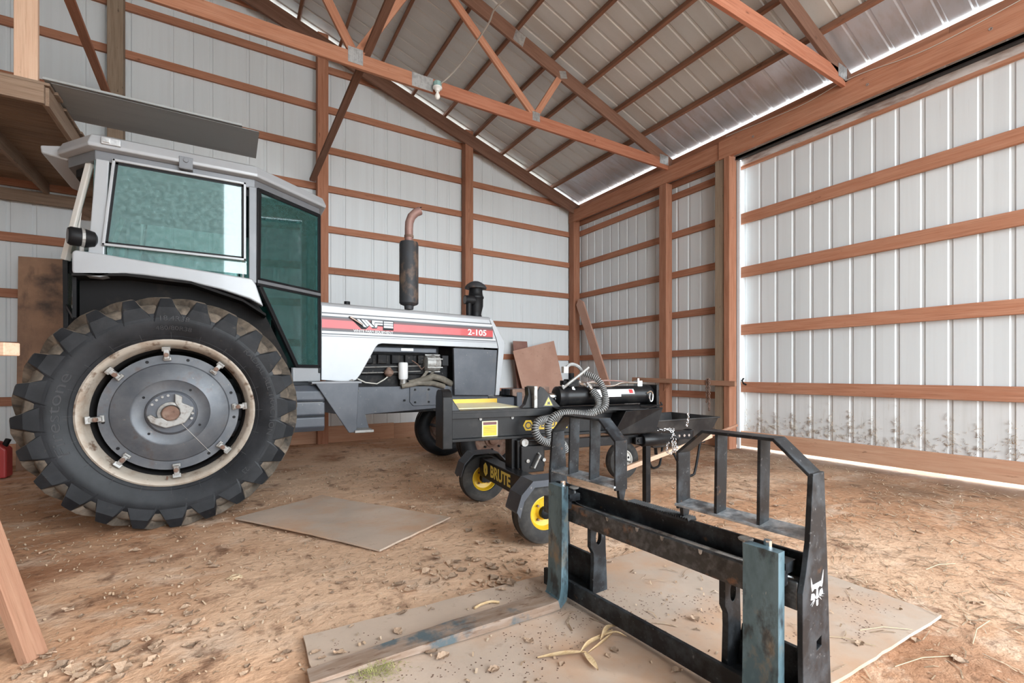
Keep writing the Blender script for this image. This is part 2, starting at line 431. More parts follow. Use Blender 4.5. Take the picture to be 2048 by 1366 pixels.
# ---- door wall
wr = structure('wall_right', 'white ribbed metal side wall with reddish posts beside the sliding door')
y = 7.95
while y > 4.17:
    e = max(y-SHEET, 4.16)
    sheet('siding_panel', e, y, lambda w, d, t: (XW+d, w, t), lambda w: .05, lambda w: 4.65, 'siding_white', wr)
    y = e
for py, w, m in ((5.40, .15, 'wood_frame'), (4.335, .16, 'wood_grey')):
    plank('post', (XW-.125, py, -.03), (XW-.125, py, 4.26), .15, w, m, wr, up=(1, 0, 0), bevel=.005)
plank('jamb_board', (XW-.14, 4.205, -.03), (XW-.14, 4.205, 4.26), .17, .09, 'wood_frame', wr, up=(0, 1, 0), bevel=.004)
plank('jamb_trim', (XW-.03, 4.14, .0), (XW-.03, 4.14, 4.2), .03, .05, 'siding_white', wr, up=(0, 1, 0), bevel=.003)
for z in GZ[1:]:
    if z > 4.3: continue
    for a, b in ((7.9, 5.4), (5.4, 4.3)):
        zz = z+random.uniform(-.006, .006)
        plank('girt', (XW-.022, a, zz), (XW-.022, b, zz), .04, .105, 'wood_frame', wr)
plank('girt', (XW-.022, 7.9, 4.28), (XW-.022, 4.3, 4.24), .04, .10, 'wood_frame', wr)
# header beam in two lengths over the posts, eave girt above it
plank('header_beam', (XW-.18, 7.92, 4.41), (XW-.18, 4.33, 4.37), .06, .25, 'wood_chord', wr)
plank('header_beam', (XW-.195, 4.33, 4.375), (XW-.195, .9, 4.365), .07, .27, 'wood_chord', wr)
plank('header_beam', (XW-.195, .9, 4.365), (XW-.195, -4.0, 4.365), .07, .27, 'wood_chord', wr)
plank('eave_girt', (XW-.03, 7.9, 4.612), (XW-.03, 1.8, 4.612), .05, .12, 'wood_frame', wr)
plank('eave_girt', (XW-.03, 1.8, 4.612), (XW-.03, -4.0, 4.612), .05, .12, 'wood_frame', wr)
y = 4.16
while y > -3.9:
    e = y-SHEET
    sheet('siding_panel', e, y, lambda w, d, t: (XW+d, w, t), lambda w: 4.28, lambda w: 4.65, 'siding_white', wr)
    y = e
plank('kick_board', (XW-.05, 7.9, .10), (XW-.05, 4.3, .10), .04, .24, 'wood_kick', wr)
for yy, r in ((3.80, .014), (2.45, .014), (1.45, .014)):
    MB().lathe([(0, r*.45), (-.002, r*.45), (-.004, r), (0, r*1.1)], (XW-.231, yy, 4.37+random.uniform(-.02, .02)), 'x', 12).build('bolt_washer', 'galvanised', wr)
y = .60
while y > -3.95:
    e = max(y-SHEET, -4.0)
    sheet('siding_panel', e, y, lambda w, d, t: (XW+.02+d, w, t), lambda w: .03, lambda w: 4.28, 'siding_white', wr)
    y = e
# ---- sliding door, hung outside the posts
XD = 6.47
d1 = structure('door_1', 'closed sliding door of white ribbed metal on reddish horizontal rails')
y = 4.25
first = True
while y > .62:
    e = max(y-SHEET, .60)
    sheet('door_panel', e, y-(.035 if first else 0), lambda w, d, t: (XD+.02+d, w, t), lambda w: .035, lambda w: 4.14, 'siding_white', d1)
    sheet('door_panel', e, y-(.035 if first else 0), lambda w, d, t: (XD+.018+d, w, t), lambda w: .035, lambda w: .83, 'siding_lower', d1)
    first = False
    y = e
for z, h in ((.895, .15), (1.735, .15), (2.58, .15), (3.365, .15)):
    plank('rail', (XD-.012, 4.25, z), (XD-.012, .60, z), .045, h, 'wood_chord', d1)
plank('top_rail', (XD-.012, 4.25, 4.122), (XD-.012, .60, 4.122), .05, .04, 'wood_chord', d1)
plank('kick_board', (XD-.012, 4.25, .140), (XD-.012, .60, .145), .045, .215, 'wood_kick', d1)
plank('stile', (XD-.012, .64, .06), (XD-.012, .64, 4.1), .045, .09, 'wood_chord', d1, up=(1, 0, 0))
mb = MB().box(XW-.11, XW-.02, -3.9, 4.14, 4.205, 4.238); mb.box(XW-.11, XW-.10, -3.9, 4.14, 4.19, 4.238)
mb.build('door_track', 'track_black', d1)
MB().prism([(XW+.0, 4.250), (XD-.042, 4.138), (XD-.038, 4.138), (XW+.006, 4.255)], 'y', .6, 4.13).build('flashing', 'flashing_metal', d1)
MB().tube([(XD-.05, 4.10, 1.02), (XD-.10, 4.09, .99), (XD-.10, 4.07, .95), (XD-.05, 4.06, .93)], .012, 6).build('latch', 'black_dusty', d1)
# ---- walls behind and beside the camera
wl = MB().box(-6.45, -6.40, -4.0, YG, 0, 4.72).build('wall_left', 'siding_white'); wl['kind'] = 'structure'; wl['label'] = 'white metal wall on the far left side of the shed'
wf = structure('wall_front', 'white metal front wall left of the open bay behind the camera')
MB().box(-6.45, -.12, -4.05, -4.0, 0, 4.75).build('siding_panel', 'siding_white', wf)
MB().prism([(-6.45, 4.75), (-.12, 4.75), (-.12, 6.8)], 'y', -4.05, -4.0).build('siding_panel', 'siding_white', wf)
# ---- roof
ce = structure('ceiling', 'pale metal roof underside on wooden purlins and trusses')
SL = math.atan(.3333)
y = -4.2
while y < 8.05:
    e = min(y+SHEET, 8.10)
    for sgn in (1, -1):
        sheet('roof_panel', y, e, lambda w, d, t, q=sgn: (q*t, w, roof_z(t)+d), lambda w: 0.0, lambda w: 6.72, 'roof_metal', ce)
    y = e
y = -4.2
while y < 7.9:
    e = min(y+SHEET, 7.9)
    sheet('eave_sheet', y, e, lambda w, d, t: (t, w, roof_z(t)-.006+d), lambda w: 5.70, lambda w: 6.50, 'eave_metal', ce)
    y = e
for sgn in (1, -1):
    for pxx in (5.66, 5.06, 4.47, 3.88, 3.29, 2.70, 2.10, 1.50, .90, .30):
        zc = rafter_top(pxx)+.045
        n = V(math.sin(SL)*sgn, 0, math.cos(SL))
        if sgn < 0 and pxx > 4.2: continue
        for a, b in ((8.0, 5.3), (5.3, 2.69), (2.69, -4.1)):
            o2 = random.choice((0, .04))*0
            plank('purlin', (sgn*pxx, a, zc), (sgn*pxx, b, zc), .042, .088, 'wood_purlin', ce, up=n)
# ---- trusses
def truss(y0, heel):
    t = empty('truss', (0, y0, 0)); t.parent = ce
    t['label'] = 'wooden roof truss with galvanised gusset plates'
    zb = 4.54
    plank('bottom_chord', (6.22, 0, zb), (1.95, 0, zb), .04, .165, 'wood_red', t)
    plank('bottom_chord', (1.95, 0, zb), (-2.6, 0, zb), .04, .165, 'wood_chord', t)
    for sgn in (1, -1):
        plank('top_chord', (sgn*6.28, 0, rafter_top(6.28)-.10), (0, 0, rafter_top(0)-.10), .04, .19, 'wood_dark', t)
    def web(a, b, w=.10, m='wood_chord'):
        plank('web', a, b, .038, w, m, t, up=(0, 1, 0)) if False else plank('web', a, b, .038, w, m, t)
    web((3.56, .0, 4.60), (2.06, .0, 5.95)); web((3.56, 0, 4.60), (4.02, 0, 5.33), .085)
    web((1.20, 0, 4.60), (2.02, 0, 5.98)); web((1.17, 0, 4.60), (.02, 0, 6.60))
    def plate(x0, z0, w, h, rot=0):
        mb = MB(); n = max(3, int(w/.02))
        R = Matrix.Translation((x0, -.0215, z0)) @ Matrix.Rotation(-rot, 4, 'Y')
        mb.box(-w/2, w/2, -.0012, .0012, -h/2, h/2, R)
        for i in range(n):
            xx = -w/2+(i+.5)*w/n
            mb.box(xx-w/n*.18, xx+w/n*.18, -.004, -.001, -h/2, h/2, R)
        mb.build('gusset_plate', 'galvanised', t)
    plate(1.18, 4.58, .16, .17); plate(1.95, 4.54, .26, .16); plate(3.57, 4.59, .12, .12)
    plate(3.30, 5.56, .16, .16, -SL); plate(4.03, 5.31, .12, .10, -SL+.6)
    plate(6.10, 4.60, .20, .15); plate(2.05, 5.98, .22, .14, -SL)
truss(5.30, 1); truss(2.69, 1)
# longitudinal braces between truss and gable
plank('brace', (1.08, YG-.24, 4.05), (1.47, 3.6, 5.10), .085, .04, 'wood_dark', ce)
plank('brace', (-1.33, YG-.24, 4.62), (-1.28, 4.2, 4.68), .085, .04, 'wood_frame', ce)
# ---- loft at the left
lf = empty('loft', (-3.4, 5.25, 0)); tag(lf, 'low wooden hayloft of joists and planks at the left wall', 'loft')
def L_(p): return (p[0]+3.4, p[1]-5.25, p[2])
plank('rim_board', L_((-4.9, 5.22, 3.36)), L_((-1.29, 5.22, 3.36)), .04, .15, 'wood_loft', lf)
for jx in (-1.29, -1.92, -2.55, -3.2, -3.9):
    plank('joist', L_((jx, 5.24, 3.36)), L_((jx, 7.86, 3.36)), .042, .15, 'wood_loft', lf)
plank('ledger', L_((-4.9, 7.86, 3.23)), L_((-1.2, 7.86, 3.23)), .04, .14, 'wood_loft', lf)
yy = 5.20
while yy < 7.8:
    w = random.uniform(.13, .19)
    plank('deck_plank', L_((-4.9, yy+w/2, 3.448)), L_((-1.25+random.uniform(-.02, .02), yy+w/2, 3.448)), w-.008, .024, 'wood_loft', lf)
    yy += w
plank('hanger', L_((-1.40, 5.235, 3.46)), L_((-1.40, 5.235, 4.60)), .14, .04, 'wood_new', lf, up=(0, 1, 0))
# ================================================================ the tractor (local frame: x forward from the rear axle, -y = near side)
tr = empty('tractor', (-.36, 5.25, 0)); tag(tr, 'silver grey farm tractor with teal glazed cab and red hood stripe', 'tractor')
# ---- rear tyres
def rear_tyre_mesh():
    half = [(-.165, .505), (-.185, .515), (-.200, .535), (-.215, .57), (-.236, .625), (-.243, .672), (-.236, .715), (-.218, .752), (-.175, .776), (-.09, .787), (0, .790)]
    prof = half + [(-a, r) for a, r in half[-2::-1]]
    return MB().lathe(prof, (0, 0, 0), 'y', 96).mesh('rear_tire')
def lug_mesh(side):
    """one 45 degree bar of the tread, from the crown over the shoulder down the sidewall"""
    st = [(.030, .775, .836, -.045, .030, .022), (-.06, .775, .837, .050, .034, .026), (-.13, .765, .834, .130, .042, .033), (-.185, .745, .828, .195, .056, .044), (-.224, .725, .815, .228, .080, .034)]
    vs = []
    for y, rb, rt, a, wb, wt in st:
        for r, w in ((rb, -wb), (rt, -wt), (rt, wt), (rb, wb)):
            t = a + w*1.18
            vs.append(V(r*math.sin(t), side*y*-1 if False else y*side, r*math.cos(t)))
    # the sloping end of the bar on the shoulder
    for y, r, w in ((-.236, .700, -.098), (-.250, .752, -.056), (-.250, .752, .056), (-.236, .700, .098)):
        t = .236 + w*1.18
        vs.append(V(r*math.sin(t), y*side, r*math.cos(t)))
    for r, w in ((.660, -.108), (.676, -.112), (.676, .112), (.660, .108)):
        t = .238 + w*1.1
        vs.append(V(r*math.sin(t), -.2415*side, r*math.cos(t)))
    n = len(vs)//4; fs = []
    for i in range(n-1):
        for k in range(4):
            fs.append((4*i+k, 4*i+(k+1) % 4, 4*(i+1)+(k+1) % 4, 4*(i+1)+k))
    fs.append((0, 1, 2, 3)); fs.append(tuple(range(4*n-4, 4*n)))
    mb = MB(); mb.add(vs, fs); me = mb.mesh('lug')
    me.materials.append(MATS['rubber_lug']); me.materials.append(MATS['rubber'])
    for p in me.polygons:      # the outer shoulder face stays clean dark rubber
        if abs(p.center.y) > .205 and abs(p.normal.y) > .25: p.material_index = 1
    return me
tm = rear_tyre_mesh(); lmN = lug_mesh(1); lmF = lug_mesh(-1)
AX = .815
NL = 24
def rear_wheel(y, facing):
    ty = link('rear_tire', tm, 'rubber', tr, smooth='all'); ty.location = (0, y, AX)
    if facing > 0: ty.rotation_euler = (0, 0, PI)
    half = [(-.2375, .703), (-.2368, .715), (-.2195, .7525), (-.176, .7775), (-.09, .7885), (0, .7915)]
    MB().lathe(half+[(-a, r) for a, r in half[-2::-1]], (0, 0, 0), 'y', 96).build('tread_band', 'rubber_lug', ty, smooth='all')
    for s, me in ((1, lmN), (-1, lmF)):
        for k in range(NL):
            o = link('lug', me, 'rubber_lug', ty, bevel=.006, seg=1)
            o.rotation_euler = (0, 2*PI*(k+(.5 if s < 0 else 0))/NL, 0)
    return ty
tN = rear_wheel(-.92, -1); tF = rear_wheel(.92, 1)
# sidewall lettering, bent round the tyre
def arc_text(body, size, rc, ang, parent, flip=False, spread=1.0):
    me = text_mesh(body, size, .005, .0)
    for v in me.vertices:
        x, yv, z = v.co
        r = rc + (yv if not flip else -yv)
        t = ang + (x*spread/rc)*(1 if not flip else -1)
        # sidewall depth at this radius
        prof = [(.51, -.185), (.535, -.200), (.57, -.215), (.625, -.236), (.672, -.243), (.715, -.236)]
        yy = prof[-1][1]
        for (r0, y0), (r1, y1) in zip(prof[:-1], prof[1:]):
            if r0 <= r <= r1: yy = y0+(y1-y0)*(r-r0)/(r1-r0)
        if r < prof[0][0]: yy = prof[0][1]
        v.co = V(r*math.sin(t), yy - .0015 - max(0, z)*.9, r*math.cos(t))
    return link('lettering', me, 'rubber_letter', parent)
arc_text('18.4R38', .050, .672, .03, tN, spread=1.1)
arc_text('480/80R38', .042, .605, .03, tN, spread=1.15)
arc_text('RADIAL ALL TRACTION', .052, .645, 1.33, tN, spread=1.28)
arc_text('23', .05, .645, 2.35, tN)
arc_text('Firestone', .085, .612, -1.55, tN, spread=1.75)
for k in range(40):
    a = 2*PI*k/40
    if k % 2 == 0:
        p0 = [(r*math.sin(a), yy-.001, r*math.cos(a)) for r, yy in ((.535, -.200), (.56, -.212), (.575, -.217))]
        MB().tube(p0, .0022, 4).build('mold_rib', 'rubber_letter', tN)
def ringmb(y, r, rr): return MB().lathe([(y+rr*math.cos(q), r+rr*math.sin(q)) for q in [PI*2*i/6 for i in range(6)]], (0, 0, 0), 'y', 72, True)
ringmb(-.206, .55, .003).build('bead_ring', 'rubber', tN, smooth='all')
# ---- rear rims and discs
def rear_rim(y, f):
    prof = [(-.175, .485), (-.196, .497), (-.206, .515), (-.198, .527), (-.182, .520), (-.165, .512)]
    inner = [(-.175, .485), (-.150, .478), (-.135, .470), (-.105, .464), (-.105, .505), (-.165, .505)]
    p = prof[::-1][:0] + [(-.165, .512), (-.182, .520), (-.198, .527), (-.206, .515), (-.196, .497)] + inner[:-1]
    o = MB().lathe(p, (0, 0, 0), 'y', 72, True).build('rear_rim', 'rim_cream', tr, smooth=True)
    o.location = (0, y, AX)
    if f > 0: o.rotation_euler = (0, 0, PI)
    MB().lathe([(-.105, .464), (-.07, .448), (.10, .448), (.16, .47), (.19, .505), (.15, .507), (-.105, .507)], (0, 0, 0), 'y', 56, True).build('rim_barrel', 'black_dusty', o, smooth=True)  # barrel blackened to paint in the shadowed gap round the disc, besides its dirt
    return o
rN = rear_rim(-.92, -1); rF = rear_rim(.92, 1)
def wheel_disc(y, f):
    prof = [(-.03, .02), (-.195, .02), (-.195, .15), (-.178, .158), (-.178, .225), (-.186, .236), (-.172, .30), (-.150, .350), (-.132, .358), (-.132, .418), (-.100, .418), (-.09, .30), (-.03, .20)]
    o = MB().lathe(prof, (0, 0, 0), 'y', 72, True).build('wheel_disc', 'disc_grey', tr, smooth=True)
    o.location = (0, y, AX)
    if f > 0: o.rotation_euler = (0, 0, PI)
    return o
dN = wheel_disc(-.92, -1); dF = wheel_disc(.92, 1)
def pol(r, deg, y=0): a = math.radians(deg); return (r*math.sin(a), y, r*math.cos(a))
for dg_ in (-22, 14, 70, 98, 145, 178, 232, 262):
    p = pol(.39, dg_)
    MB().cyl((p[0], -.1325, p[2]), (p[0], -.1335, p[2]), .011, 12).build('bolt_hole', 'black_paint', dN)
for dg_ in (-55, 35, 120, 222):
    p = pol(.195, dg_)
    MB().cyl((p[0], -.1785, p[2]), (p[0], -.1795, p[2]), .009, 10).build('bolt_hole', 'black_paint', dN)
for k in range(8):
    a = -4 + 45*k
    R = Matrix.Rotation(math.radians(a), 4, 'Y')
    c = MB()
    c.add([R @ V(*q) for q in ((-.020, -.165, .475), (.020, -.165, .475), (.026, -.135, .478), (-.026, -.135, .478), (-.026, -.20, .470), (.026, -.20, .470), (.026, -.19, .440), (-.026, -.19, .440))], [(0, 1, 2, 3), (4, 5, 6, 7), (0, 4, 7, 3), (1, 2, 6, 5), (0, 1, 5, 4), (3, 7, 6, 2)])
    c.box(-.016, .016, -.196, -.130, .385, .455, R)
    c.box(-.024, .024, -.166, -.134, .375, .40, R)
    cl = c.build('rim_clamp', 'cast_metal', rN, bevel=.004)
    b = MB(); b.tube([R @ V(0, -.14, .415), R @ V(0, -.222, .415)], .009, 8); b.tube([R @ V(0, -.198, .415), R @ V(0, -.213, .415)], .0165, 6)
    b.build('clamp_bolt', 'rust_metal', dN)
MB().tube([pol(.478, 183, -.19), pol(.455, 183, -.20)], .006, 6).build('valve_stem', 'rust_metal', rN)
# hub clamp and axle end
hub = []
for i in range(40):
    a = 360*i/40
    hub.append((.118 if 200 < a < 340 else .10, a))
mb = MB(); mb.lathe([(-.194, .055), (-.205, .055), (-.205, .142), (-.194, .15)], (0, 0, 0), 'y', 40, True); mb.build('hub_plate', 'tractor_grey', dN, smooth=True)
poly = [pol(r, a) for r, a in ((.058, 60), (.075, 20), (.14, 10), (.135, 30), (.098, 42), (.115, 62), (.140, 78), (.118, 100), (.112, 130), (.095, 165), (.108, 195), (.112, 222), (.13, 242), (.135, 262), (.115, 268), (.088, 250), (.058, 240), (.056, 200), (.056, 150), (.056, 100))]
mb = MB(); mb.prism([(p[0], p[2]) for p in poly], 'y', -.252, -.20)
mb.build('hub_clamp', 'cast_metal', dN, bevel=.006)
MB().lathe([(-.15, .0), (-.262, .0), (-.262, .046), (-.255, .053), (-.15, .053)], (0, 0, 0), 'y', 24).build('axle_end', 'rust_metal', dN, smooth=True)
for a in (-60, -42, -24, -8, 75, 92, 108):
    p = pol(.125 if a < 60 else .13, a)
    MB().cyl((p[0], -.203, p[2]), (p[0], -.216 if a < 60 else -.262, p[2]), .009, 6).build('hub_bolt', 'cast_metal', dN)
MB().lathe([(-.20, .056), (-.238, .056), (-.243, .062), (-.238, .078), (-.20, .08)], (0, 0, 0), 'y', 30, True).build('hub_collar', 'cast_metal', dN, smooth=True)
MB().tube([pol(.10, 140, -.25), pol(.385, 143, -.15)], .0015, 4).build('wire', 'cable', dN)
# rear axle and transmission housing
MB().cyl((0, -1.0, AX), (0, 1.0, AX), .075, 20).build('rear_axle', 'tractor_grey', tr, smooth=True)
mb = MB().box(-.35, 1.05, -.26, .26, .52, 1.10); mb.box(-.2, .25, -.55, .55, .66, .97)
mb.build('transmission', 'tractor_grey', tr, bevel=.03)
# ---- cab shell. plan corners, near side: rear R, side-rear A, side-front B, front F
def cabz(pts, z): return [(x, y, z) for x, y in pts]
A = (-.49, -.75); B = (.54, -.75); Fc = (1.13, -.285); Rc = (-.70, -.47)
plan = [Rc, A, B, Fc, (1.13, .285), (.54, .75), (-.49, .75), (-.70, .47)]
def off(pts, d):
    cx = .2
    out = []
    n = len(pts)
    for i in range(n):
        p0 = V(*pts[i-1]); p1 = V(*pts[i]); p2 = V(*pts[(i+1) % n])
        e0 = (p1-p0).normalized(); e1 = (p2-p1).normalized()
        n0 = V(e0.y, -e0.x); n1 = V(e1.y, -e1.x)
        b = (n0+n1).normalized(); k = d/max(.3, b.dot(n0))
        out.append((p1.x+b.x*k, p1.y+b.y*k))
    return out
roof_o = off(plan, .04)
mb = MB()
n8 = 8
lev = [(off(plan, .0), 2.735), (off(plan, .045), 2.742), (off(plan, .05), 2.765), (off(plan, .02), 2.835), (off(plan, -.06), 2.87), (off(plan, -.30), 2.885)]
for pts, z in lev: mb.v += cabz(pts, z)
for i in range(len(lev)-1):
    for k in range(8): mb.f.append((i*8+k, i*8+(k+1) % 8, (i+1)*8+(k+1) % 8, (i+1)*8+k))
mb.f.append(tuple(range(8))); mb.f.append(tuple((len(lev)-1)*8+k for k in range(8)))
roof = mb.build('cab_roof', 'tractor_silver', tr, bevel=.006)
mb = MB().hexa(cabz(off(plan, -.008), 2.66), cabz(off(plan, -.008), 2.735)); mb.build('roof_band', 'cab_grey', tr, bevel=.004)
# roof rear overhang
mb = MB().hexa([(-.70, -.44, 2.72), (-.70, .44, 2.72), (-.86, .40, 2.76), (-.86, -.40, 2.76)], [(-.66, -.47, 2.83), (-.66, .47, 2.83), (-.86, .42, 2.81), (-.86, -.42, 2.81)])
mb.build('roof_visor', 'tractor_silver', tr, bevel=.01)
# tow brackets on the roof edge
mb = MB().box(-.44, -.33, -.815, -.80, 2.765, 2.815); mb.box(-.43, -.39, -.822, -.81, 2.775, 2.805); mb.build('roof_bracket', 'galvanised', roof, bevel=.003)
mb = MB().box(.02, .11, -.803, -.795, 2.70, 2.79); mb.box(.02, .11, -.803, -.76, 2.695, 2.703); mb.tube([(.065, -.803, 2.763), (.065, -.812, 2.763)], .018, 14); mb.build('roof_bracket', 'cab_grey', roof, bevel=.003)
# floor pan and lower body
mb = MB().hexa(cabz([(-.66, -.46), (-.46, -.60), (.50, -.60), (1.10, -.27), (1.10, .27), (.50, .60), (-.46, .60), (-.66, .46)], 1.05), cabz([(-.66, -.46), (-.46, -.60), (.50, -.60), (1.10, -.27), (1.10, .27), (.50, .60), (-.46, .60), (-.66, .46)], 1.13))
mb.build('cab_floor', 'black_dusty', tr)
def lerp(a, b, t): return a+(b-a)*t
def bar2(mb, p, q, z0, z1, w=.05, x0=None):
    mb.beam((p[0], p[1], z0), (q[0], q[1], z1), w, w)
for s in (-1, 1):
    a, b, f, r = [(q[0], q[1]*-s) for q in (A, B, Fc, Rc)]
    # pillars
    mb = MB().hexa([(a[0]-.035, a[1]+.0*s, 1.95), (a[0]+.055, a[1], 1.95), (a[0]+.055, a[1]-s*.06, 1.95), (a[0]-.035, a[1]-s*.06, 1.95)],
                   [(a[0]+.01, a[1], 2.67), (a[0]+.085, a[1], 2.67), (a[0]+.085, a[1]-s*.06, 2.67), (a[0]+.01, a[1]-s*.06, 2.67)])
    mb.build('cab_pillar', 'tractor_silver', tr, bevel=.006)
    mb = MB().hexa([(b[0]-.045, b[1], 1.86), (b[0]+.012, b[1], 1.86), (b[0]+.03, b[1]-s*.05, 1.86), (b[0]-.045, b[1]-s*.05, 1.86)], [(b[0]-.045, b[1], 2.67), (b[0]+.012, b[1], 2.67), (b[0]+.03, b[1]-s*.05, 2.67), (b[0]-.045, b[1]-s*.05, 2.67)])
    mb.build('cab_pillar', 'cab_grey', tr, bevel=.006)
    mb = MB().box(f[0]-.04, f[0], f[1]-.02, f[1]+.02, 1.10, 2.67); mb.build('cab_pillar', 'black_paint', tr, bevel=.005)
    mb = MB().beam((r[0]+.0, r[1]+s*.03, 1.95), (r[0]+.17, r[1]+s*.16, 2.67), .045, .045); mb.build('cab_pillar', 'lead_white', tr, bevel=.006)
    mb = MB().beam((r[0], r[1], 1.12), (r[0], r[1]+s*.03, 1.95), .03, .03); mb.build('cab_pillar', 'black_paint', tr, bevel=.004)
    # side window: silver outer frame, dark seal, tinted pane
    yw = a[1] + s*.004
    def frame(u0, u1, v0, v1, w, y0, y1, skew=0.0):
        m = MB()
        m.hexa([(u0+skew*0, y0, v0), (u1, y0, v0), (u1, y0, v0+w), (u0, y0, v0+w)], [(u0, y1, v0), (u1, y1, v0), (u1, y1, v0+w), (u0, y1, v0+w)])
        m.hexa([(u0+skew, y0, v1-w), (u1, y0, v1-w), (u1, y0, v1), (u0+skew, y0, v1)], [(u0+skew, y1, v1-w), (u1, y1, v1-w), (u1, y1, v1), (u0+skew, y1, v1)])
        m.hexa([(u0, y0, v0), (u0+w, y0, v0), (u0+skew+w, y0, v1), (u0+skew, y0, v1)], [(u0, y1, v0), (u0+w, y1, v0), (u0+skew+w, y1, v1), (u0+skew, y1, v1)])
        m.hexa([(u1-w, y0, v0), (u1, y0, v0), (u1, y0, v1), (u1-w, y0, v1)], [(u1-w, y1, v0), (u1, y1, v0), (u1, y1, v1), (u1-w, y1, v1)])
        return m
    u0, u1, v0, v1 = -.445, .475, 2.035, 2.685
    wf = frame(u0, u1, v0, v1, .018, yw, yw-s*.022*-1, .062).build('side_window_frame', 'tractor_silver', tr, bevel=.003)
    frame(u0+.018, u1-.018, v0+.018, v1-.018, .016, yw+s*.003, yw-s*.015, .060).build('window_seal', 'black_paint', wf)
    MB().hexa([(u0+.03, yw-s*.004, v0+.03), (u1-.03, yw-s*.004, v0+.03), (u1-.03, yw-s*.004, v1-.03), (u0+.03+.055, yw-s*.004, v1-.03)], [(u0+.03, yw-s*.010, v0+.03), (u1-.03, yw-s*.010, v0+.03), (u1-.03, yw-s*.010, v1-.03), (u0+.03+.055, yw-s*.010, v1-.03)]).build('window_pane', 'glass_teal', wf)
    MB().box(-.42, .48, yw-s*.03, yw-s*.024, 1.93, 2.04).build('lower_pane', 'glass_teal', wf)
    # fender / sill band with its lower edge dipping at both ends
    poly = [(-.60, 1.955), (-.585, 1.975), (-.45, 1.968), (.52, 1.885), (.545, 1.84), (.60, 1.66), (.50, 1.715), (.30, 1.775), (.05, 1.822), (-.20, 1.838), (-.33, 1.835), (-.45, 1.795), (-.585, 1.80), (-.60, 1.82)]
    y0_, y1_ = (a[1]+s*.055, a[1]-s*.06)
    MB().prism(poly, 'y', y0_, y1_).build('fender_sill', 'tractor_silver', tr, bevel=.012, seg=3)
    # wheel arch liner
    arch = [(-.60, 1.80), (-.50, 1.86), (.50, 1.80), (.62, 1.62), (.80, 1.22), (.80, 1.08), (-.60, 1.08)]
    MB().prism(arch, 'y', a[1]-s*.15, a[1]-s*.17).build('arch_liner', 'black_dusty', tr)
    mb = MB()
    ar = [(-.60, 1.79), (-.30, 1.82), (.10, 1.80), (.45, 1.69), (.62, 1.58), (.70, 1.40), (.78, 1.20)]
    for p, q in zip(ar[:-1], ar[1:]): mb.hexa([(p[0], y0_, p[1]), (q[0], y0_, q[1]), (q[0], y0_, q[1]+.02), (p[0], y0_, p[1]+.02)], [(p[0], y1_-s*.12, p[1]), (q[0], y1_-s*.12, q[1]), (q[0], y1_-s*.12, q[1]+.02), (p[0], y1_-s*.12, p[1]+.02)]) if q[0] < .64 else None
    mb.build('arch_lip', 'black_dusty', tr)
    # door: in the oblique plane from pillar B to pillar F
    def D(t, z, o=0.0):
        nx, ny = (f[1]-b[1]), -(f[0]-b[0]); ln = math.hypot(nx, ny); nx, ny = nx/ln, ny/ln
        if ny*s < 0: nx, ny = -nx, -ny
        return (b[0]+(f[0]-b[0])*t+nx*o, b[1]+(f[1]-b[1])*t+ny*o, z)
    def pane(name, quad, o0, o1, mat, par): return MB().hexa([D(t, z, o0) for t, z in quad], [D(t, z, o1) for t, z in quad]).build(name, mat, par)
    mb = MB()
    def dbar(p, q, w=.035, th=.03):
        mb.beam(D(p[0], p[1], .0), D(q[0], q[1], .0), th, w)
    dbar((.035, 1.86), (.05, 2.66)); dbar((.97, 1.15), (.965, 2.66)); dbar((.03, 2.655), (.98, 2.655))
    dbar((.02, 1.895), (.98, 1.895), .03); dbar((.02, 1.855), (.98, 1.855), .03)
    dbar((.06, 1.84), (.60, 1.16)); dbar((.58, 1.165), (.98, 1.165), .03)
    dr = mb.build('cab_door', 'black_paint', tr, bevel=.004)
    MB().beam(D(.02, 1.875, .014), D(.98, 1.875, .014), .012, .028).build('door_trim', 'cab_grey', dr, bevel=.003)
    pane('door_pane', [(.05, 1.91), (.96, 1.91), (.955, 2.645), (.06, 2.645)], -.004, .004, 'glass_door', dr)
    pane('door_pane', [(.09, 1.845), (.96, 1.845), (.96, 1.18), (.60, 1.18)], -.004, .004, 'glass_door', dr)
    mb = MB().hexa([D(.55, 1.02, .0), D(1.0, 1.02, .0), D(1.0, 1.02, -.03), D(.55, 1.02, -.03)], [D(.55, 1.15, .0), D(1.0, 1.15, .0), D(1.0, 1.15, -.03), D(.55, 1.15, -.03)])
    mb.build('door_sill', 'tractor_silver', tr, bevel=.005)
    # rear quarter: lower pane and side light
    q0, q1 = r, (a[0]-.10, a[1]-s*.02)
    mb = MB(); mb.hexa([(q0[0], q0[1], 1.62), (q1[0]-.01, q1[1], 1.50), (q1[0]-.01, q1[1], 1.80), (q0[0], q0[1], 1.86)], [(q0[0]+.006, q0[1]-s*.003, 1.62), (q1[0], q1[1]-s*.005, 1.50), (q1[0], q1[1]-s*.005, 1.80), (q0[0]+.006, q0[1]-s*.003, 1.86)])
    qp = mb.build('quarter_pane', 'glass_dark', tr)
    mb = MB(); z_ = [((q0[0], q0[1], 1.62), (q1[0]-.01, q1[1], 1.50)), ((q1[0]-.01, q1[1], 1.50), (q1[0]-.01, q1[1], 1.82)), ((q0[0], q0[1], 1.60), (q0[0], q0[1], 1.97))]
    for p, q in z_: mb.beam(p, q, .022, .022)
    mb.build('quarter_frame', 'black_paint', qp)
    q_ = [(r[0]+.02, r[1]+s*.035, 2.0), (a[0]-.02, a[1]-s*.01, 2.0), (a[0]+.0, a[1]-s*.01, 2.66), (r[0]+.18, r[1]+s*.165, 2.66)]
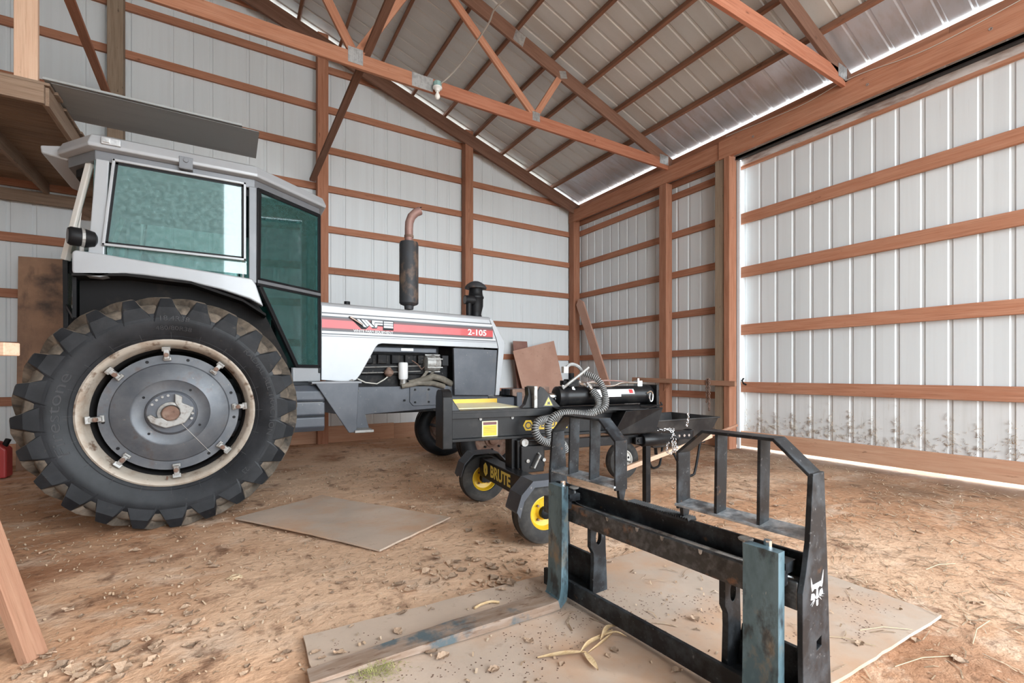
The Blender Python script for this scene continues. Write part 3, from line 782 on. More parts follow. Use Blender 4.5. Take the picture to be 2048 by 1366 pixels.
    mb = MB(); mb.hexa(q_, [(p[0]+.006, p[1]-s*.004, p[2]) for p in q_])
    mb.build('quarter_pane', 'glass_teal', tr)
# windscreen and rear window
MB().box(1.112, 1.118, -.26, .26, 1.80, 2.65).build('windscreen', 'glass_teal', tr)
MB().hexa([(-.70, -.48, 1.95), (-.70, .48, 1.95), (-.694, .48, 1.95), (-.694, -.48, 1.95)], [(-.54, -.58, 2.65), (-.54, .58, 2.65), (-.534, .58, 2.65), (-.534, -.58, 2.65)]).build('rear_window', 'glass_dark', tr)
mb = MB().box(1.08, 1.125, -.28, .28, 1.10, 1.80); mb.build('firewall', 'tractor_grey', tr)
mb = MB().box(-.70, -.66, -.45, .45, 1.10, 1.95); mb.build('cab_rear_panel', 'black_dusty', tr)
# work lamp
for yy, s in ((-.80, -1),):
    mb = MB().lathe([(-.075, .0), (-.075, .055), (-.06, .066), (.02, .066), (.07, .055), (.085, .03), (.088, 0)], (0, 0, 0), 'x', 20)
    o = mb.build('work_lamp', 'black_paint', tr, smooth=True); o.location = (-.555, -.765, 2.075); o.rotation_euler = (0, 0, .35)
    MB().lathe([(-.005, .067), (.012, .0675), (.012, .071), (-.005, .071)], (0, 0, 0), 'x', 20, True).build('lamp_band', 'cast_metal', o)
    MB().lathe([(-.0755, .0), (-.0755, .05)], (0, 0, 0), 'x', 20).build('lamp_lens', 'cab_grey', o)
    MB().cyl((0, 0, -.062), (0, 0, -.105), .014, 8).build('lamp_stem', 'cast_metal', o)
# interior: seat, steering wheel, console, levers
mb = MB().box(-.12, .32, -.26, .26, 1.42, 1.56); mb.build('seat_cushion', 'black_paint', tr, bevel=.05, seg=3)
mb = MB().hexa([(-.18, -.25, 1.52), (-.06, -.25, 1.52), (-.06, .25, 1.52), (-.18, .25, 1.52)], [(-.30, -.24, 2.12), (-.20, -.24, 2.12), (-.20, .24, 2.12), (-.30, .24, 2.12)]); mb.build('seat_back', 'black_paint', tr, bevel=.04, seg=3)
MB().box(-.05, .2, -.15, .15, 1.12, 1.44).build('seat_base', 'black_dusty', tr, bevel=.02)
def ring(c, r, rr, tilt, n=32):
    pts = []
    for i in range(n+1):
        t = 2*PI*i/n
        pts.append(V(*c)+Matrix.Rotation(tilt, 3, 'Y') @ V(r*math.cos(t), r*math.sin(t), 0))
    return MB().tube(pts, rr, 6, False)
mb = ring((.62, 0, 1.955), .20, .014, -.35)
mb.beam((.62, -.19, 1.955), (.62, .19, 1.955), .02, .012); mb.cyl((.62, 0, 1.95), (.80, 0, 1.62), .03, 10); mb.build('steering_wheel', 'black_paint', tr, smooth=True)
mb = MB().hexa([(.74, -.24, 1.13), (1.06, -.24, 1.13), (1.06, .24, 1.13), (.74, .24, 1.13)], [(.72, -.2, 1.66), (1.06, -.24, 1.78), (1.06, .24, 1.78), (.72, .2, 1.66)]); mb.build('dash_console', 'black_paint', tr, bevel=.02)
mb = MB().box(-.1, .5, .30, .55, 1.13, 1.62); mb.build('side_console', 'black_paint', tr, bevel=.02)
for i in range(4):
    MB().lathe([(0, .045), (.03, .05), (.05, .035), (.08, .04), (.10, .025), (.13, .03), (.17, .012), (.26, .010), (.27, .02), (.30, .018), (.31, 0)], (.28+.07*i, .36+.03*(i % 2), 1.61), 'z', 12).build('control_lever', 'black_paint', tr, smooth=True)
mb = MB().tube([(1.07, -.1, 2.62), (1.085, -.02, 2.40), (1.09, .0, 2.10)], .008, 6); mb.build('wiper', 'black_paint', tr)
# far side inner frame seen through the glass: headliner
MB().hexa(cabz(off(plan, -.05), 2.60), cabz(off(plan, -.05), 2.655)).build('headliner', 'black_paint', tr)
# ---- hood
hw = .30
def hood_top(x): return 1.802 - (x-1.13)*.019
hx0, hx1 = 1.135, 3.03
side_poly = [(1.135, 1.03), (1.40, 1.005), (1.475, 1.03), (1.52, 1.09), (1.675, 1.375), (1.70, 1.402), (1.74, 1.412), (3.15, 1.398), (3.125, 1.50), (hx1, 1.74), (1.135, 1.775)]
for s in (-1, 1):
    MB().prism(side_poly, 'y', s*hw, s*(hw-.02)).build('hood_side', 'tractor_silver', tr, bevel=.006)
mb = MB()
prof = [(-hw, 0), (-hw+.004, .018), (-hw+.02, .032), (-hw+.05, .040), (0, .052), (hw-.05, .040), (hw-.02, .032), (hw-.004, .018), (hw, 0)]
for xx in (1.135, 3.035):
    for y_, z_ in prof: mb.v.append((xx, y_, hood_top(xx)-.030+z_))
n = len(prof)
for i in range(n-1): mb.f.append((i, i+1, n+i+1, n+i))
mb.f.append(tuple(range(n))); mb.f.append(tuple(range(n, 2*n)))
mb.build('hood_top', 'tractor_silver', tr, smooth=True)
# nose
nose = [(3.035, 1.765), (3.07, 1.745), (3.245, 1.47), (3.24, 1.42), (3.165, .83), (3.11, .83), (3.155, 1.39), (3.13, 1.50), (3.035, 1.735)]
for s in (-1, 1):
    MB().prism(nose, 'y', s*(hw+.002), s*(hw-.03)).build('nose_cheek', 'lead_white' if False else 'tractor_silver', tr, bevel=.005)
mb = MB().hexa([(3.07, -.28, 1.745), (3.07, .28, 1.745), (3.05, .28, 1.73), (3.05, -.28, 1.73)], [(3.24, -.28, 1.46), (3.24, .28, 1.46), (3.21, .28, 1.46), (3.21, -.28, 1.46)])
mb.hexa([(3.24, -.28, 1.46), (3.24, .28, 1.46), (3.21, .28, 1.46), (3.21, -.28, 1.46)], [(3.165, -.28, .84), (3.165, .28, .84), (3.13, .28, .84), (3.13, -.28, .84)])
mb.build('grille', 'black_paint', tr)
# dark radiator side box
for s in (-1, 1):
    MB().prism([(2.56, 1.388), (3.135, 1.378), (3.10, .83), (2.575, .845)], 'y', s*(hw+.004), s*(hw-.04)).build('radiator_panel', 'tractor_grey', tr, bevel=.005)
MB().box(2.60, 2.98, -.25, .25, .85, 1.70).build('radiator', 'engine_black', tr)
# stripes, both sides: charcoal field, red band, white and grey pin lines
def sline(zr, zf, h0, h1, mat, name, o, x0=1.14, x1=3.075, xs=0.0):
    """band whose centre runs from zr (rear) to zf (front)"""
    for s in (-1,):
        y0 = s*(hw+o); y1 = s*(hw-.001)
        MB().hexa([(x0, y0, zr-h0), (x1+xs*(-h1), y0, zf-h1), (x1-xs*h1*0-.0, y0, zf+h1), (x0, y0, zr+h0)], [(x0, y1, zr-h0), (x1, y1, zf-h1), (x1, y1, zf+h1), (x0, y1, zr+h0)]).build(name, mat, tr)
sline(1.700, 1.690, .0065, .005, 'charcoal_decal', 'stripe_line', .0012)
sline(1.682, 1.672, .008, .0075, 'white_decal', 'stripe_line', .0016)
sline(1.595, 1.578, .077, .073, 'charcoal_decal', 'stripe_field', .0008)
sline(1.597, 1.578, .058, .052, 'maroon', 'stripe_field', .0012)
sline(1.594, 1.572, .041, .038, 'red_stripe', 'red_band', .0018)
sline(1.512, 1.500, .008, .007, 'white_decal', 'stripe_line', .0022, x1=3.11)
sline(1.492, 1.484, .005, .0045, 'charcoal_decal', 'stripe_line', .0016, x1=3.12)
sline(1.470, 1.466, .0025, .002, 'charcoal_decal', 'stripe_line', .0016, x1=3.12)
# emblem: slanted W F E of broad grey bars over a black shadow
def emb(zx, zy):
    X = 1.073+(zx-270)*.0002786; w_ = .5165*X+.856*4.95
    return (X+.36, 1.10+(126-.0537*zy)*w_/935)
def slab(pts, o, mat, name): MB().prism([emb(*p) for p in pts], 'y', -(hw+o), -(hw+.001)).build(name, mat, tr)
slab([(360, 318), (270, 380), (600, 712), (760, 718), (900, 590), (1000, 690), (1180, 690), (1200, 600), (1395, 620), (1395, 760), (1805, 772), (1815, 430), (950, 385), (930, 470), (800, 360)], .0030, 'black_paint', 'emblem_field')
for q in ([(430, 338), (530, 348), (800, 648), (690, 632)], [(585, 348), (680, 358), (878, 575), (812, 622)], [(705, 362), (800, 372), (1075, 640), (955, 640)],
          [(985, 388), (1395, 418), (1395, 478), (1085, 462), (1080, 600), (985, 510)], [(1100, 488), (1395, 508), (1395, 572), (1190, 558), (1172, 655), (1088, 655)],
          [(1430, 425), (1790, 448), (1790, 505), (1430, 482)], [(1430, 502), (1790, 525), (1790, 590), (1430, 566)], [(1430, 588), (1790, 610), (1790, 690), (1430, 668)]):
    slab(q, .0042, 'tractor_silver', 'emblem_bar')
text('hood_lettering', 'WHITE FARM EQUIPMENT', .036, 'white_decal', tr, (1.650, -(hw+.006), 1.531), (1, 0, -.012), (0, 0, 1), .0006, .0006, .98)
text('model_number', '2-105', .096, 'white_decal', tr, (2.865, -(hw+.004), 1.575), (1, 0, -.012), (0, 0, 1), .0006, .002, 1.12)
MB().tube([(1.40, -hw, 1.675), (1.41, -hw-.03, 1.67), (1.53, -hw-.03, 1.60), (1.535, -hw, 1.585)], .008, 8).build('hood_handle', 'chrome', tr, smooth=True)
MB().cyl((1.42, -.12, 1.80), (1.42, -.12, 1.855), .03, 14).build('filler_cap', 'black_paint', tr)
# ---- exhaust
mb = MB().lathe([(1.83, .0), (1.83, .05), (1.87, .055), (1.885, .095), (1.90, .108), (2.57, .108), (2.60, .10), (2.605, 0)], (2.12, -.04, 0), 'z', 28)
ex = mb.build('muffler', 'muffler', tr, smooth=True)
pts = [(2.12, -.04, 2.60), (2.12, -.04, 2.76), (2.125, -.04, 2.83), (2.15, -.04, 2.90), (2.20, -.04, 2.955), (2.25, -.04, 2.985)]
MB().tube(pts, .047, 16, True, [.047, .047, .048, .048, .047, .05]).build('exhaust_pipe', 'pipe_rust', ex, smooth=True)
MB().lathe([(2.655, .049), (2.655, .053), (2.68, .053), (2.68, .049)], (2.12, -.04, 0), 'z', 18, True).build('pipe_clamp', 'rust_metal', ex)
MB().beam((2.21, -.04, 3.005), (2.27, -.04, 3.03), .02, .008).build('rain_flap', 'black_dusty', ex)
# ---- air intake
mb = MB().lathe([(1.74, .0), (1.74, .085), (1.78, .085), (1.83, .07), (1.86, .075), (1.93, .092), (2.02, .094), (2.03, .102), (2.05, .102), (2.06, .092), (2.10, .085), (2.15, .082), (2.155, .09)], (2.985, -.02, 0), 'z', 26)
ai = mb.build('air_intake', 'black_paint', tr, smooth=True)
MB().lathe([(2.145, .09), (2.15, .135), (2.163, .138), (2.195, .118), (2.225, .075), (2.24, .04), (2.24, 0)], (2.985, -.02, 0), 'z', 28).build('rain_cap', 'muffler', ai, smooth=True)
mb = MB().cyl((2.80, -.10, 1.99), (2.92, -.10, 1.99), .055, 18); mb.cyl((2.85, -.10, 1.76), (2.85, -.10, 1.95), .035, 12); mb.build('breather', 'black_paint', ai, smooth=True)
MB().cyl((2.797, -.10, 1.99), (2.80, -.10, 1.99), .045, 18).build('breather_cap', 'cab_grey', ai)
# ---- chassis rails and engine
for s in (-1, 1):
    MB().prism([(.95, .955), (3.05, .955), (3.05, .76), (2.45, .70), (1.55, .66), (1.40, .655), (1.2, .70), (.95, .72)], 'y', s*.235, s*.185).build('frame_rail', 'tractor_grey', tr, bevel=.006)
    MB().prism([(2.06, .955), (2.50, .955), (2.50, .735), (2.10, .735), (2.06, .78)], 'y', s*.248, s*.235).build('rail_plate', 'tractor_grey', tr, bevel=.004)
for xx, zz in ((2.12, .915), (2.12, .775), (2.28, .915), (2.28, .775), (2.0, .80), (2.42, .9)):
    MB().cyl((xx, -.247, zz), (xx, -.258, zz), .012, 6).build('rail_bolt', 'black_paint', tr)
mb = MB().box(1.25, 2.55, -.16, .16, .74, 1.30); mb.box(1.35, 2.45, -.13, .13, 1.30, 1.44); mb.box(1.28, 2.3, -.19, .0, 1.08, 1.20); mb.box(1.5, 2.45, -.2, .2, .66, .86)
eng = mb.build('engine_block', 'engine_black', tr, bevel=.012)
MB().box(1.60, 2.40, -.19, -.10, 1.325, 1.385).build('manifold', 'tractor_grey', eng, bevel=.012)
MB().box(1.98, 2.12, -.194, -.19, 1.345, 1.375).build('engine_plate', 'white_decal', eng)
for k in range(6): MB().box(1.42+.15*k, 1.52+.15*k, -.205, -.15, 1.20, 1.30).build('engine_cover', 'engine_black', eng, bevel=.01)
of = MB().lathe([(1.03, .0), (1.03, .045), (1.05, .052), (1.20, .052), (1.215, .046), (1.218, 0)], (1.985, -.245, 0), 'z', 20).build('oil_filter', 'white_decal', tr, smooth=True)
MB().cyl((1.985, -.245, .965), (1.985, -.245, 1.03), .035, 12).build('filter_base', 'cast_metal', of)
MB().lathe([(1.06, .02), (1.09, .05), (1.12, .05), (1.14, .03), (1.16, .02), (1.16, 0)], (1.83, -.235, 0), 'z', 14).build('fuel_bowl', 'rust_metal', tr, smooth=True)
al = MB().lathe([(-.10, .0), (-.10, .05), (-.085, .085), (-.02, .092), (-.01, .098), (.01, .098), (.02, .092), (.07, .088), (.09, .05), (.09, 0)], (2.33, -.235, 1.21), 'x', 22).build('alternator', 'cast_metal', tr, smooth=True)
MB().lathe([(.095, .0), (.095, .055), (.105, .045), (.115, .055), (.125, .055), (.125, 0)], (2.33, -.235, 1.21), 'x', 20).build('pulley', 'engine_black', al)
for k in range(10):
    a = k*.628
    MB().box(2.24, 2.245, -.239+.06*math.sin(a), -.231+.06*math.sin(a), 1.20+.06*math.cos(a), 1.22+.06*math.cos(a)).build('vent_slot', 'engine_black', al)
MB().beam((2.14, -.24, .97), (2.30, -.24, 1.16), .012, .03).build('drive_belt', 'hose_dusty', tr)
MB().beam((2.20, -.24, .97), (2.36, -.24, 1.14), .012, .022).build('drive_belt', 'hose_dusty', tr)
MB().tube([(2.10, -.20, 1.24), (2.15, -.24, 1.20), (2.20, -.24, 1.14), (2.24, -.24, 1.18), (2.26, -.24, 1.25)], .006, 6).build('alternator_wire', 'rust_metal', tr)
for a_ in range(6):
    q_ = pol(.094, 60*a_)
    MB().beam((2.24, -.235+q_[0], 1.21+q_[2]), (2.42, -.235+q_[0], 1.21+q_[2]), .012, .012).build('alternator_fin', 'cast_metal', al)
MB().tube([(2.05, -.245, .985), (2.20, -.27, 1.02), (2.32, -.28, 1.06), (2.44, -.27, 1.03), (2.56, -.23, .975)], .036, 12).build('radiator_hose', 'hose_dusty', tr, smooth=True)
MB().tube([(1.96, -.26, .955), (2.15, -.275, .99), (2.32, -.28, .985), (2.46, -.26, .945)], .03, 12).build('radiator_hose', 'hose_dusty', tr, smooth=True)
MB().tube([(1.50, -.235, 1.04), (1.58, -.245, 1.0), (1.70, -.245, .985), (1.78, -.24, 1.03), (1.83, -.235, 1.07)], .007, 6).build('fuel_line', 'cable', tr)
MB().tube([(1.42, -.30, 1.02), (1.44, -.33, .98), (1.47, -.33, .92), (1.46, -.30, .86), (1.40, -.26, .82)], .025, 10).build('drain_elbow', 'cast_metal', tr, smooth=True)
for z_ in (1.10, 1.16): MB().tube([(1.55, -.21, z_), (1.9, -.215, z_+.01), (2.2, -.20, z_+.02)], .006, 6).build('injector_line', 'cast_metal', tr)
MB().box(2.42, 2.5, -.30, -.25, 1.18, 1.30).build('relay_box', 'black_paint', tr, bevel=.006)
MB().tube([(1.62, -.21, 1.27), (1.62, -.235, 1.27)], .018, 10).build('dip_cap', 'lead_white', tr)
# ---- side fuel tank and step
sec = [(-.56, .555), (-.60, .60), (-.60, .685), (-.585, .70), (-.60, .715), (-.60, .82), (-.585, .835), (-.60, .85), (-.60, .93), (-.56, .985), (-.25, .985), (-.25, .555)]
MB().prism(sec, 'x', .35, 1.12).build('fuel_tank', 'tractor_grey', tr, bevel=.008)
for z_ in (.700, .835): MB().box(.36, 1.12, -.5995, -.592, z_-.004, z_+.004).build('tank_groove', 'black_paint', tr)
for x_, b_ in ((.36, 1.10),): MB().box(x_, b_, -.606, -.598, .822, .830).build('tank_bead', 'cab_grey', tr)
sb = MB().prism([(1.03, 1.005), (1.42, 1.005), (1.40, .53), (1.33, .53)], 'y', -.64, -.615).build('step_bracket', 'tractor_grey', tr, bevel=.005)
MB().prism([(1.40, .98), (1.44, .98), (1.565, .545), (1.40, .53)], 'y', -.45, -.43).build('step_brace', 'tractor_grey', sb)
MB().box(1.00, 1.45, -.64, -.40, 1.0, 1.02).build('step_plate', 'cab_grey', sb, bevel=.004)
MB().hexa([(1.38, -.66, .525), (1.56, -.66, .525), (1.56, -.42, .525), (1.38, -.42, .525)], [(1.38, -.66, .55), (1.56, -.66, .55), (1.56, -.42, .55), (1.38, -.42, .55)]).build('step_tread', 'cast_metal', sb, bevel=.004)
# ---- front axle and wheels
AF, ZF, RF = 2.83, .375, .385
mb = MB().box(2.70, 2.94, -.16, .16, .56, .84); mb.hexa([(2.77, -.60, .46), (2.89, -.60, .46), (2.89, .60, .46), (2.77, .60, .46)], [(2.77, -.60, .57), (2.89, -.60, .57), (2.89, .60, .57), (2.77, .60, .57)])
for s in (-1, 1): mb.cyl((2.83, s*.56, .33), (2.83, s*.56, .62), .05, 12)
mb.build('front_axle', 'tractor_grey', tr, bevel=.01)
def front_wheel(y, f, steer):
    half = [(-.085, .205), (-.105, .215), (-.130, .245), (-.140, .29), (-.128, .335), (-.115, .358), (-.10, .365), (-.096, .372), (-.07, .378), (-.062, .370), (-.05, .370), (-.045, .382), (-.012, .385), (-.008, .374), (0, .374)]
    prof = half+[(-a, r) for a, r in half[-2::-1]]
    o = MB().lathe(prof, (0, 0, 0), 'y', 56).build('front_tire', 'rubber', tr, smooth=True)
    o.location = (AF, y, ZF); o.rotation_euler = (0, 0, (PI if f > 0 else 0)+steer)
    rim = [(-.085, .205), (-.098, .222), (-.090, .228), (-.08, .215)]
    MB().lathe([(-.095, .225), (-.10, .217), (-.085, .20), (-.05, .185), (-.03, .15), (-.045, .10), (-.05, .0)], (0, 0, 0), 'y', 36).build('front_rim', 'rust_metal', o, smooth=True)
    MB().lathe([(.095, .225), (.10, .217), (.085, .20), (.03, .18), (-.02, .175)], (0, 0, 0), 'y', 36).build('front_rim', 'rust_metal', o, smooth=True)
    MB().lathe([(-.05, .085), (-.07, .085), (-.08, .06), (-.12, .055), (-.13, .04), (-.13, 0)], (0, 0, 0), 'y', 20).build('front_hub', 'rust_metal', o, smooth=True)
    for k in range(8):
        p = pol(.115, 45*k)
        MB().cyl((p[0], -.045, p[2]), (p[0], -.065, p[2]), .013, 6).build('wheel_nut', 'black_dusty', o)
front_wheel(-.69, -1, -.12); front_wheel(.64, 1, -.12)
mb = MB().cyl((2.62, -.60, .42), (2.62, .60, .42), .02, 8); mb.build('tie_rod', 'tractor_grey', tr)
# front weight bracket
mb = MB().box(3.05, 3.42, -.24, .24, .66, .80); mb.box(3.42, 3.50, -.30, .30, .62, .86); mb.build('front_bolster', 'tractor_grey', tr, bevel=.01)
for k in range(4):
    MB().prism([(3.36, .90), (3.60, .90), (3.62, .86), (3.62, .58), (3.44, .58), (3.44, .80), (3.36, .82)], 'y', -.29+.075*k, -.225+.075*k).build('front_weight', 'tractor_grey' if k else 'rust_metal', tr, bevel=.008)
# ================================================================ log splitter (local x along the beam towards the hitch, -y = near side)
ls = empty('log_splitter', (1.80, 3.04, 0), math.radians(-6.8)); tag(ls, 'black towable log splitter with yellow wheel rims and hydraulic hoses', 'log splitter')
def smooth_path(pts, n=8):
    pts = [V(*p) for p in pts]; out = []
    P = [pts[0]*2-pts[1]]+pts+[pts[-1]*2-pts[-2]]
    for i in range(1, len(P)-2):
        for k in range(n):
            t = k/n; a, b, c, d = P[i-1], P[i], P[i+1], P[i+2]
            out.append(.5*((2*b)+(-a+c)*t+(2*a-5*b+4*c-d)*t*t+(-a+3*b-3*c+d)*t**3))
    out.append(pts[-1]); return out
# main beam
mb = MB().box(-.47, 1.40, -.075, .075, .812, .832); mb.box(-.47, 1.40, -.075, .075, .612, .630); mb.box(-.47, 1.40, -.028, .028, .63, .812)
mb.box(-.47, 1.40, -.075, -.070, .775, .815)
beam = mb.build('beam', 'splitter_black', ls, bevel=.003)
for xx in (-.235, .02): MB().cyl((xx, -.028, .765), (xx, -.038, .765), .011, 10).build('bolt', 'cast_metal', beam)
lab = MB().box(-.222, -.098, -.0305, -.028, .633, .747).build('warning_label', 'pale_yellow', beam)
MB().box(-.213, -.107, -.0311, -.0304, .640, .716).build('label_field', 'yellow_label', lab)
MB().box(-.213, -.107, -.0311, -.0304, .719, .740).build('label_band', 'maroon', lab)
for zz in (.702, .690, .678, .666): MB().box(-.206, -.115, -.0314, -.0310, zz, zz+.0022).build('label_line', 'rust_metal', lab)
hexa = [(.155+.045*math.cos(PI/3*k), .70+.045*math.sin(PI/3*k)) for k in range(6)]
MB().prism(hexa, 'y', -.0305, -.028).build('badge', 'yellow_label', beam)
MB().lathe([(-.0309, .018), (-.0309, .028)], (.155, 0, .70), 'y', 16).build('badge_ring', 'charcoal_decal', beam)
MB().box(.23, .50, -.0305, -.028, .665, .735).build('name_label', 'yellow_label', beam)
text('name_lettering', 'BRUTE', .062, 'charcoal_decal', beam, (.365, -.0312, .70), (1, 0, 0), (0, 0, 1), .0003, .002, 1.1)
# foot plate
mb = MB().prism([(-.095, .57), (.095, .57), (.095, .93), (.07, .97), (.03, .985), (-.03, .985), (-.07, .97), (-.095, .93)], 'x', -.535, -.465)
mb.hexa([(-.465, -.07, .83), (-.465, .07, .83), (-.40, .07, .83), (-.40, -.07, .83)], [(-.465, -.05, .92), (-.465, .05, .92), (-.455, .05, .92), (-.455, -.05, .92)])
mb.build('foot_plate', 'splitter_black', ls, bevel=.012, seg=3)
# pale log tray on the far side
mb = MB().hexa([(-.45, .09, .83), (.13, .09, .83), (.02, .34, .85), (-.45, .34, .85)], [(-.45, .09, .838), (.13, .09, .838), (.02, .34, .860), (-.45, .34, .860)])
mb.build('log_tray', 'pale_yellow', ls)
MB().box(-.46, .05, .34, .36, .84, .89).build('tray_edge', 'yellow_paint', ls)
# wedge slide
w = MB().box(.185, .215, -.07, .07, .833, 1.0).build('wedge', 'cast_metal', ls, bevel=.004)
for s in (-1, 1):
    MB().prism([(.215, .833), (.42, .833), (.40, .85), (.265, .985), (.235, .998), (.215, .96)], 'y', s*.07, s*.058).build('wedge_gusset', 'splitter_black', w, bevel=.002)
MB().prism([(.10, .833), (.185, .833), (.185, .90), (.165, .98), (.15, .995), (.155, .93), (.13, .86)], 'y', -.03, .03).build('wedge_fin', 'splitter_black', w, bevel=.003)
MB().box(.29, .40, .085, .095, .84, .99).build('wedge_plate', 'rust_metal', w)
t0 = [(.262, .845), (.352, .845), (.307, .925)]
MB().prism(t0, 'y', -.0715, -.0705).build('warning_triangle', 'charcoal_decal', w)
t1 = [(.272, .851), (.342, .851), (.307, .913)]
MB().prism(t1, 'y', -.0722, -.0714).build('warning_field', 'yellow_text', w)
MB().prism([(.290, .858), (.325, .856), (.318, .872), (.322, .884), (.308, .878), (.296, .882), (.300, .868)], 'y', -.073, -.072).build('warning_sign', 'charcoal_decal', w)
# ram cylinder
cz = .915
mb = MB().lathe([(.40, .0), (.40, .055), (.415, .078), (.46, .082), (.48, .072), (.50, .075), (1.28, .075), (1.29, .08), (1.34, .08), (1.34, 0)], (0, 0, cz), 'x', 30)
cy = mb.build('ram_cylinder', 'splitter_black', ls, smooth=True)
MB().cyl((.22, 0, cz), (.40, 0, cz), .028, 14).build('ram_rod', 'chrome', cy, smooth=True)
MB().cyl((.397, -.02, cz-.02), (.388, -.02, cz-.02), .014, 8).build('cylinder_bolt', 'chrome', cy)
def wrap_label(x0, x1, a0, a1, mat, name, r=.0755):
    mb = MB(); n = 6
    for i in range(n+1):
        a = math.radians(a0+(a1-a0)*i/n)
        for xx in (x0, x1): mb.v.append((xx, -r*math.cos(a), cz+r*math.sin(a)))
    for i in range(n): mb.f.append((2*i, 2*i+1, 2*i+3, 2*i+2))
    return mb.build(name, mat, cy)
wrap_label(.72, .99, -8, 42, 'white_decal', 'cylinder_label')
wrap_label(.99, 1.13, 8, 42, 'white_decal', 'cylinder_label')
wrap_label(1.075, 1.115, 12, 38, 'red_stripe', 'label_mark', .0762)
MB().tube(smooth_path([(.62, -.03, 1.0), (.74, -.03, 1.025), (.84, -.03, .995), (.95, -.03, .995), (1.05, -.03, 1.02), (1.25, -.02, 1.015)], 5), .0085, 8).build('return_tube', 'chrome', cy, smooth=True)
MB().tube(smooth_path([(.64, .03, 1.0), (.8, .05, 1.03), (1.0, .05, 1.035), (1.24, .02, 1.01)], 5), .007, 8).build('return_tube', 'pipe_rust', cy, smooth=True)
mb = MB().box(1.20, 1.25, -.03, .03, .985, 1.035); mb.cyl((1.225, 0, 1.03), (1.225, 0, 1.055), .014, 6); mb.build('cylinder_port', 'chrome', cy, bevel=.003)
# end plate and shackle
MB().prism([(-.11, .80), (.11, .80), (.11, 1.0), (-.11, 1.0)], 'x', 1.335, 1.36).build('end_plate', 'splitter_black', ls, bevel=.004)
def chain(mbpts, link_len, r, mat, parent, name='chain_link', wide=.5):
    """interlocking links along a path; returns the link objects"""
    pts = [V(*p) for p in mbpts]; objs = []; me = None
    dist = 0; seg = []
    pos = [pts[0]]; step = link_len*.72
    i = 0; cur = pts[0].copy()
    res = []
    while i < len(pts)-1:
        d = pts[i+1]-cur
        if d.length < step: i += 1; cur = cur if False else cur; 
        else:
            nxt = cur + d.normalized()*step; res.append((cur.copy(), nxt.copy())); cur = nxt
            continue
        if i >= len(pts)-1: break
    loop = []
    a = link_len/2-r*1.0; b = link_len*wide/2
    for k in range(13):
        t = 2*PI*k/12; loop.append(V(a*math.cos(t), b*math.sin(t)*(.9+.1*abs(math.sin(t))), 0))
    me = MB().tube(loop, r, 5, False).mesh(name)
    for j, (p, q) in enumerate(res):
        o = link(name, me, mat, parent, smooth='all')
        d = (q-p).normalized(); up = V(0, 1, .2) if abs(d.y) < .8 else V(1, 0, 0)
        s = d.cross(up).normalized(); u = s.cross(d)
        if j % 2: s, u = u, -s
        R = Matrix((d, s, u)).transposed().to_4x4(); R.translation = (p+q)/2; o.matrix_local = R
        objs.append(o)
    return objs
MB().tube(smooth_path([(1.25, -.085, .93), (1.28, -.10, .945), (1.30, -.10, .92), (1.295, -.10, .87), (1.275, -.10, .86), (1.265, -.10, .89), (1.27, -.10, .93)], 5), .006, 6).build('shackle', 'chrome', ls, smooth=True)
# table wings and rear body below the cylinder
MB().hexa([(.34, -.20, .815), (1.14, -.20, .80), (1.34, -.10, .825), (.34, -.075, .832)], [(.34, -.20, .822), (1.14, -.20, .807), (1.34, -.10, .833), (.34, -.075, .839)]).build('table_wing', 'splitter_black', ls)
MB().hexa([(.34, .075, .832), (1.14, .075, .832), (1.14, .24, .80), (.34, .24, .80)], [(.34, .075, .839), (1.14, .075, .839), (1.14, .24, .807), (.34, .24, .807)]).build('table_wing', 'splitter_black', ls)
mb = MB().hexa([(.86, -.14, .60), (1.30, -.14, .60), (1.30, .14, .60), (.86, .14, .60)], [(.95, -.19, .795), (1.37, -.15, .81), (1.37, .15, .81), (.95, .19, .795)]); mb.build('valve_tank', 'splitter_black', ls, bevel=.006)
MB().tube([(1.12, -.16, .83), (1.18, -.20, .82), (1.32, -.19, .835), (1.36, -.13, .85)], .007, 6).build('grab_rail', 'splitter_black', ls)
# control valve with handle and fittings
mb = MB().box(.50, .60, -.05, .03, .99, 1.05); mb.cyl((.55, -.01, 1.05), (.55, -.01, 1.10), .022, 12); mb.box(.46, .50, -.035, .02, 1.0, 1.04); vb = mb.build('control_valve', 'engine_black', ls, bevel=.005)
MB().tube(smooth_path([(.44, -.06, .98), (.50, -.08, 1.03), (.60, -.09, 1.10), (.66, -.09, 1.145)], 4), .012, 8).build('control_lever', 'cast_metal', vb, smooth=True)
MB().tube(smooth_path([(.50, -.02, 1.10), (.505, -.02, 1.15), (.55, -.02, 1.17), (.61, -.02, 1.15), (.64, -.04, 1.10)], 5), .014, 8).build('elbow_hose', 'hose_grey', vb, smooth=True)
MB().box(.46, .50, -.045, -.005, 1.10, 1.15).build('flow_tag', 'lead_white', vb)
for p, q in (((.60, -.02, 1.03), (.665, -.05, 1.0)), ((.665, -.06, 1.02), (.69, -.10, .96)), ((.47, -.02, 1.0), (.45, -.03, .95)), ((.55, -.03, .99), (.55, -.04, .94))):
    mb = MB().cyl(p, q, .016, 8); mb.tube([V(*p).lerp(V(*q), .35), V(*p).lerp(V(*q), .65)], .021, 6); mb.build('hose_fitting', 'chrome', vb)
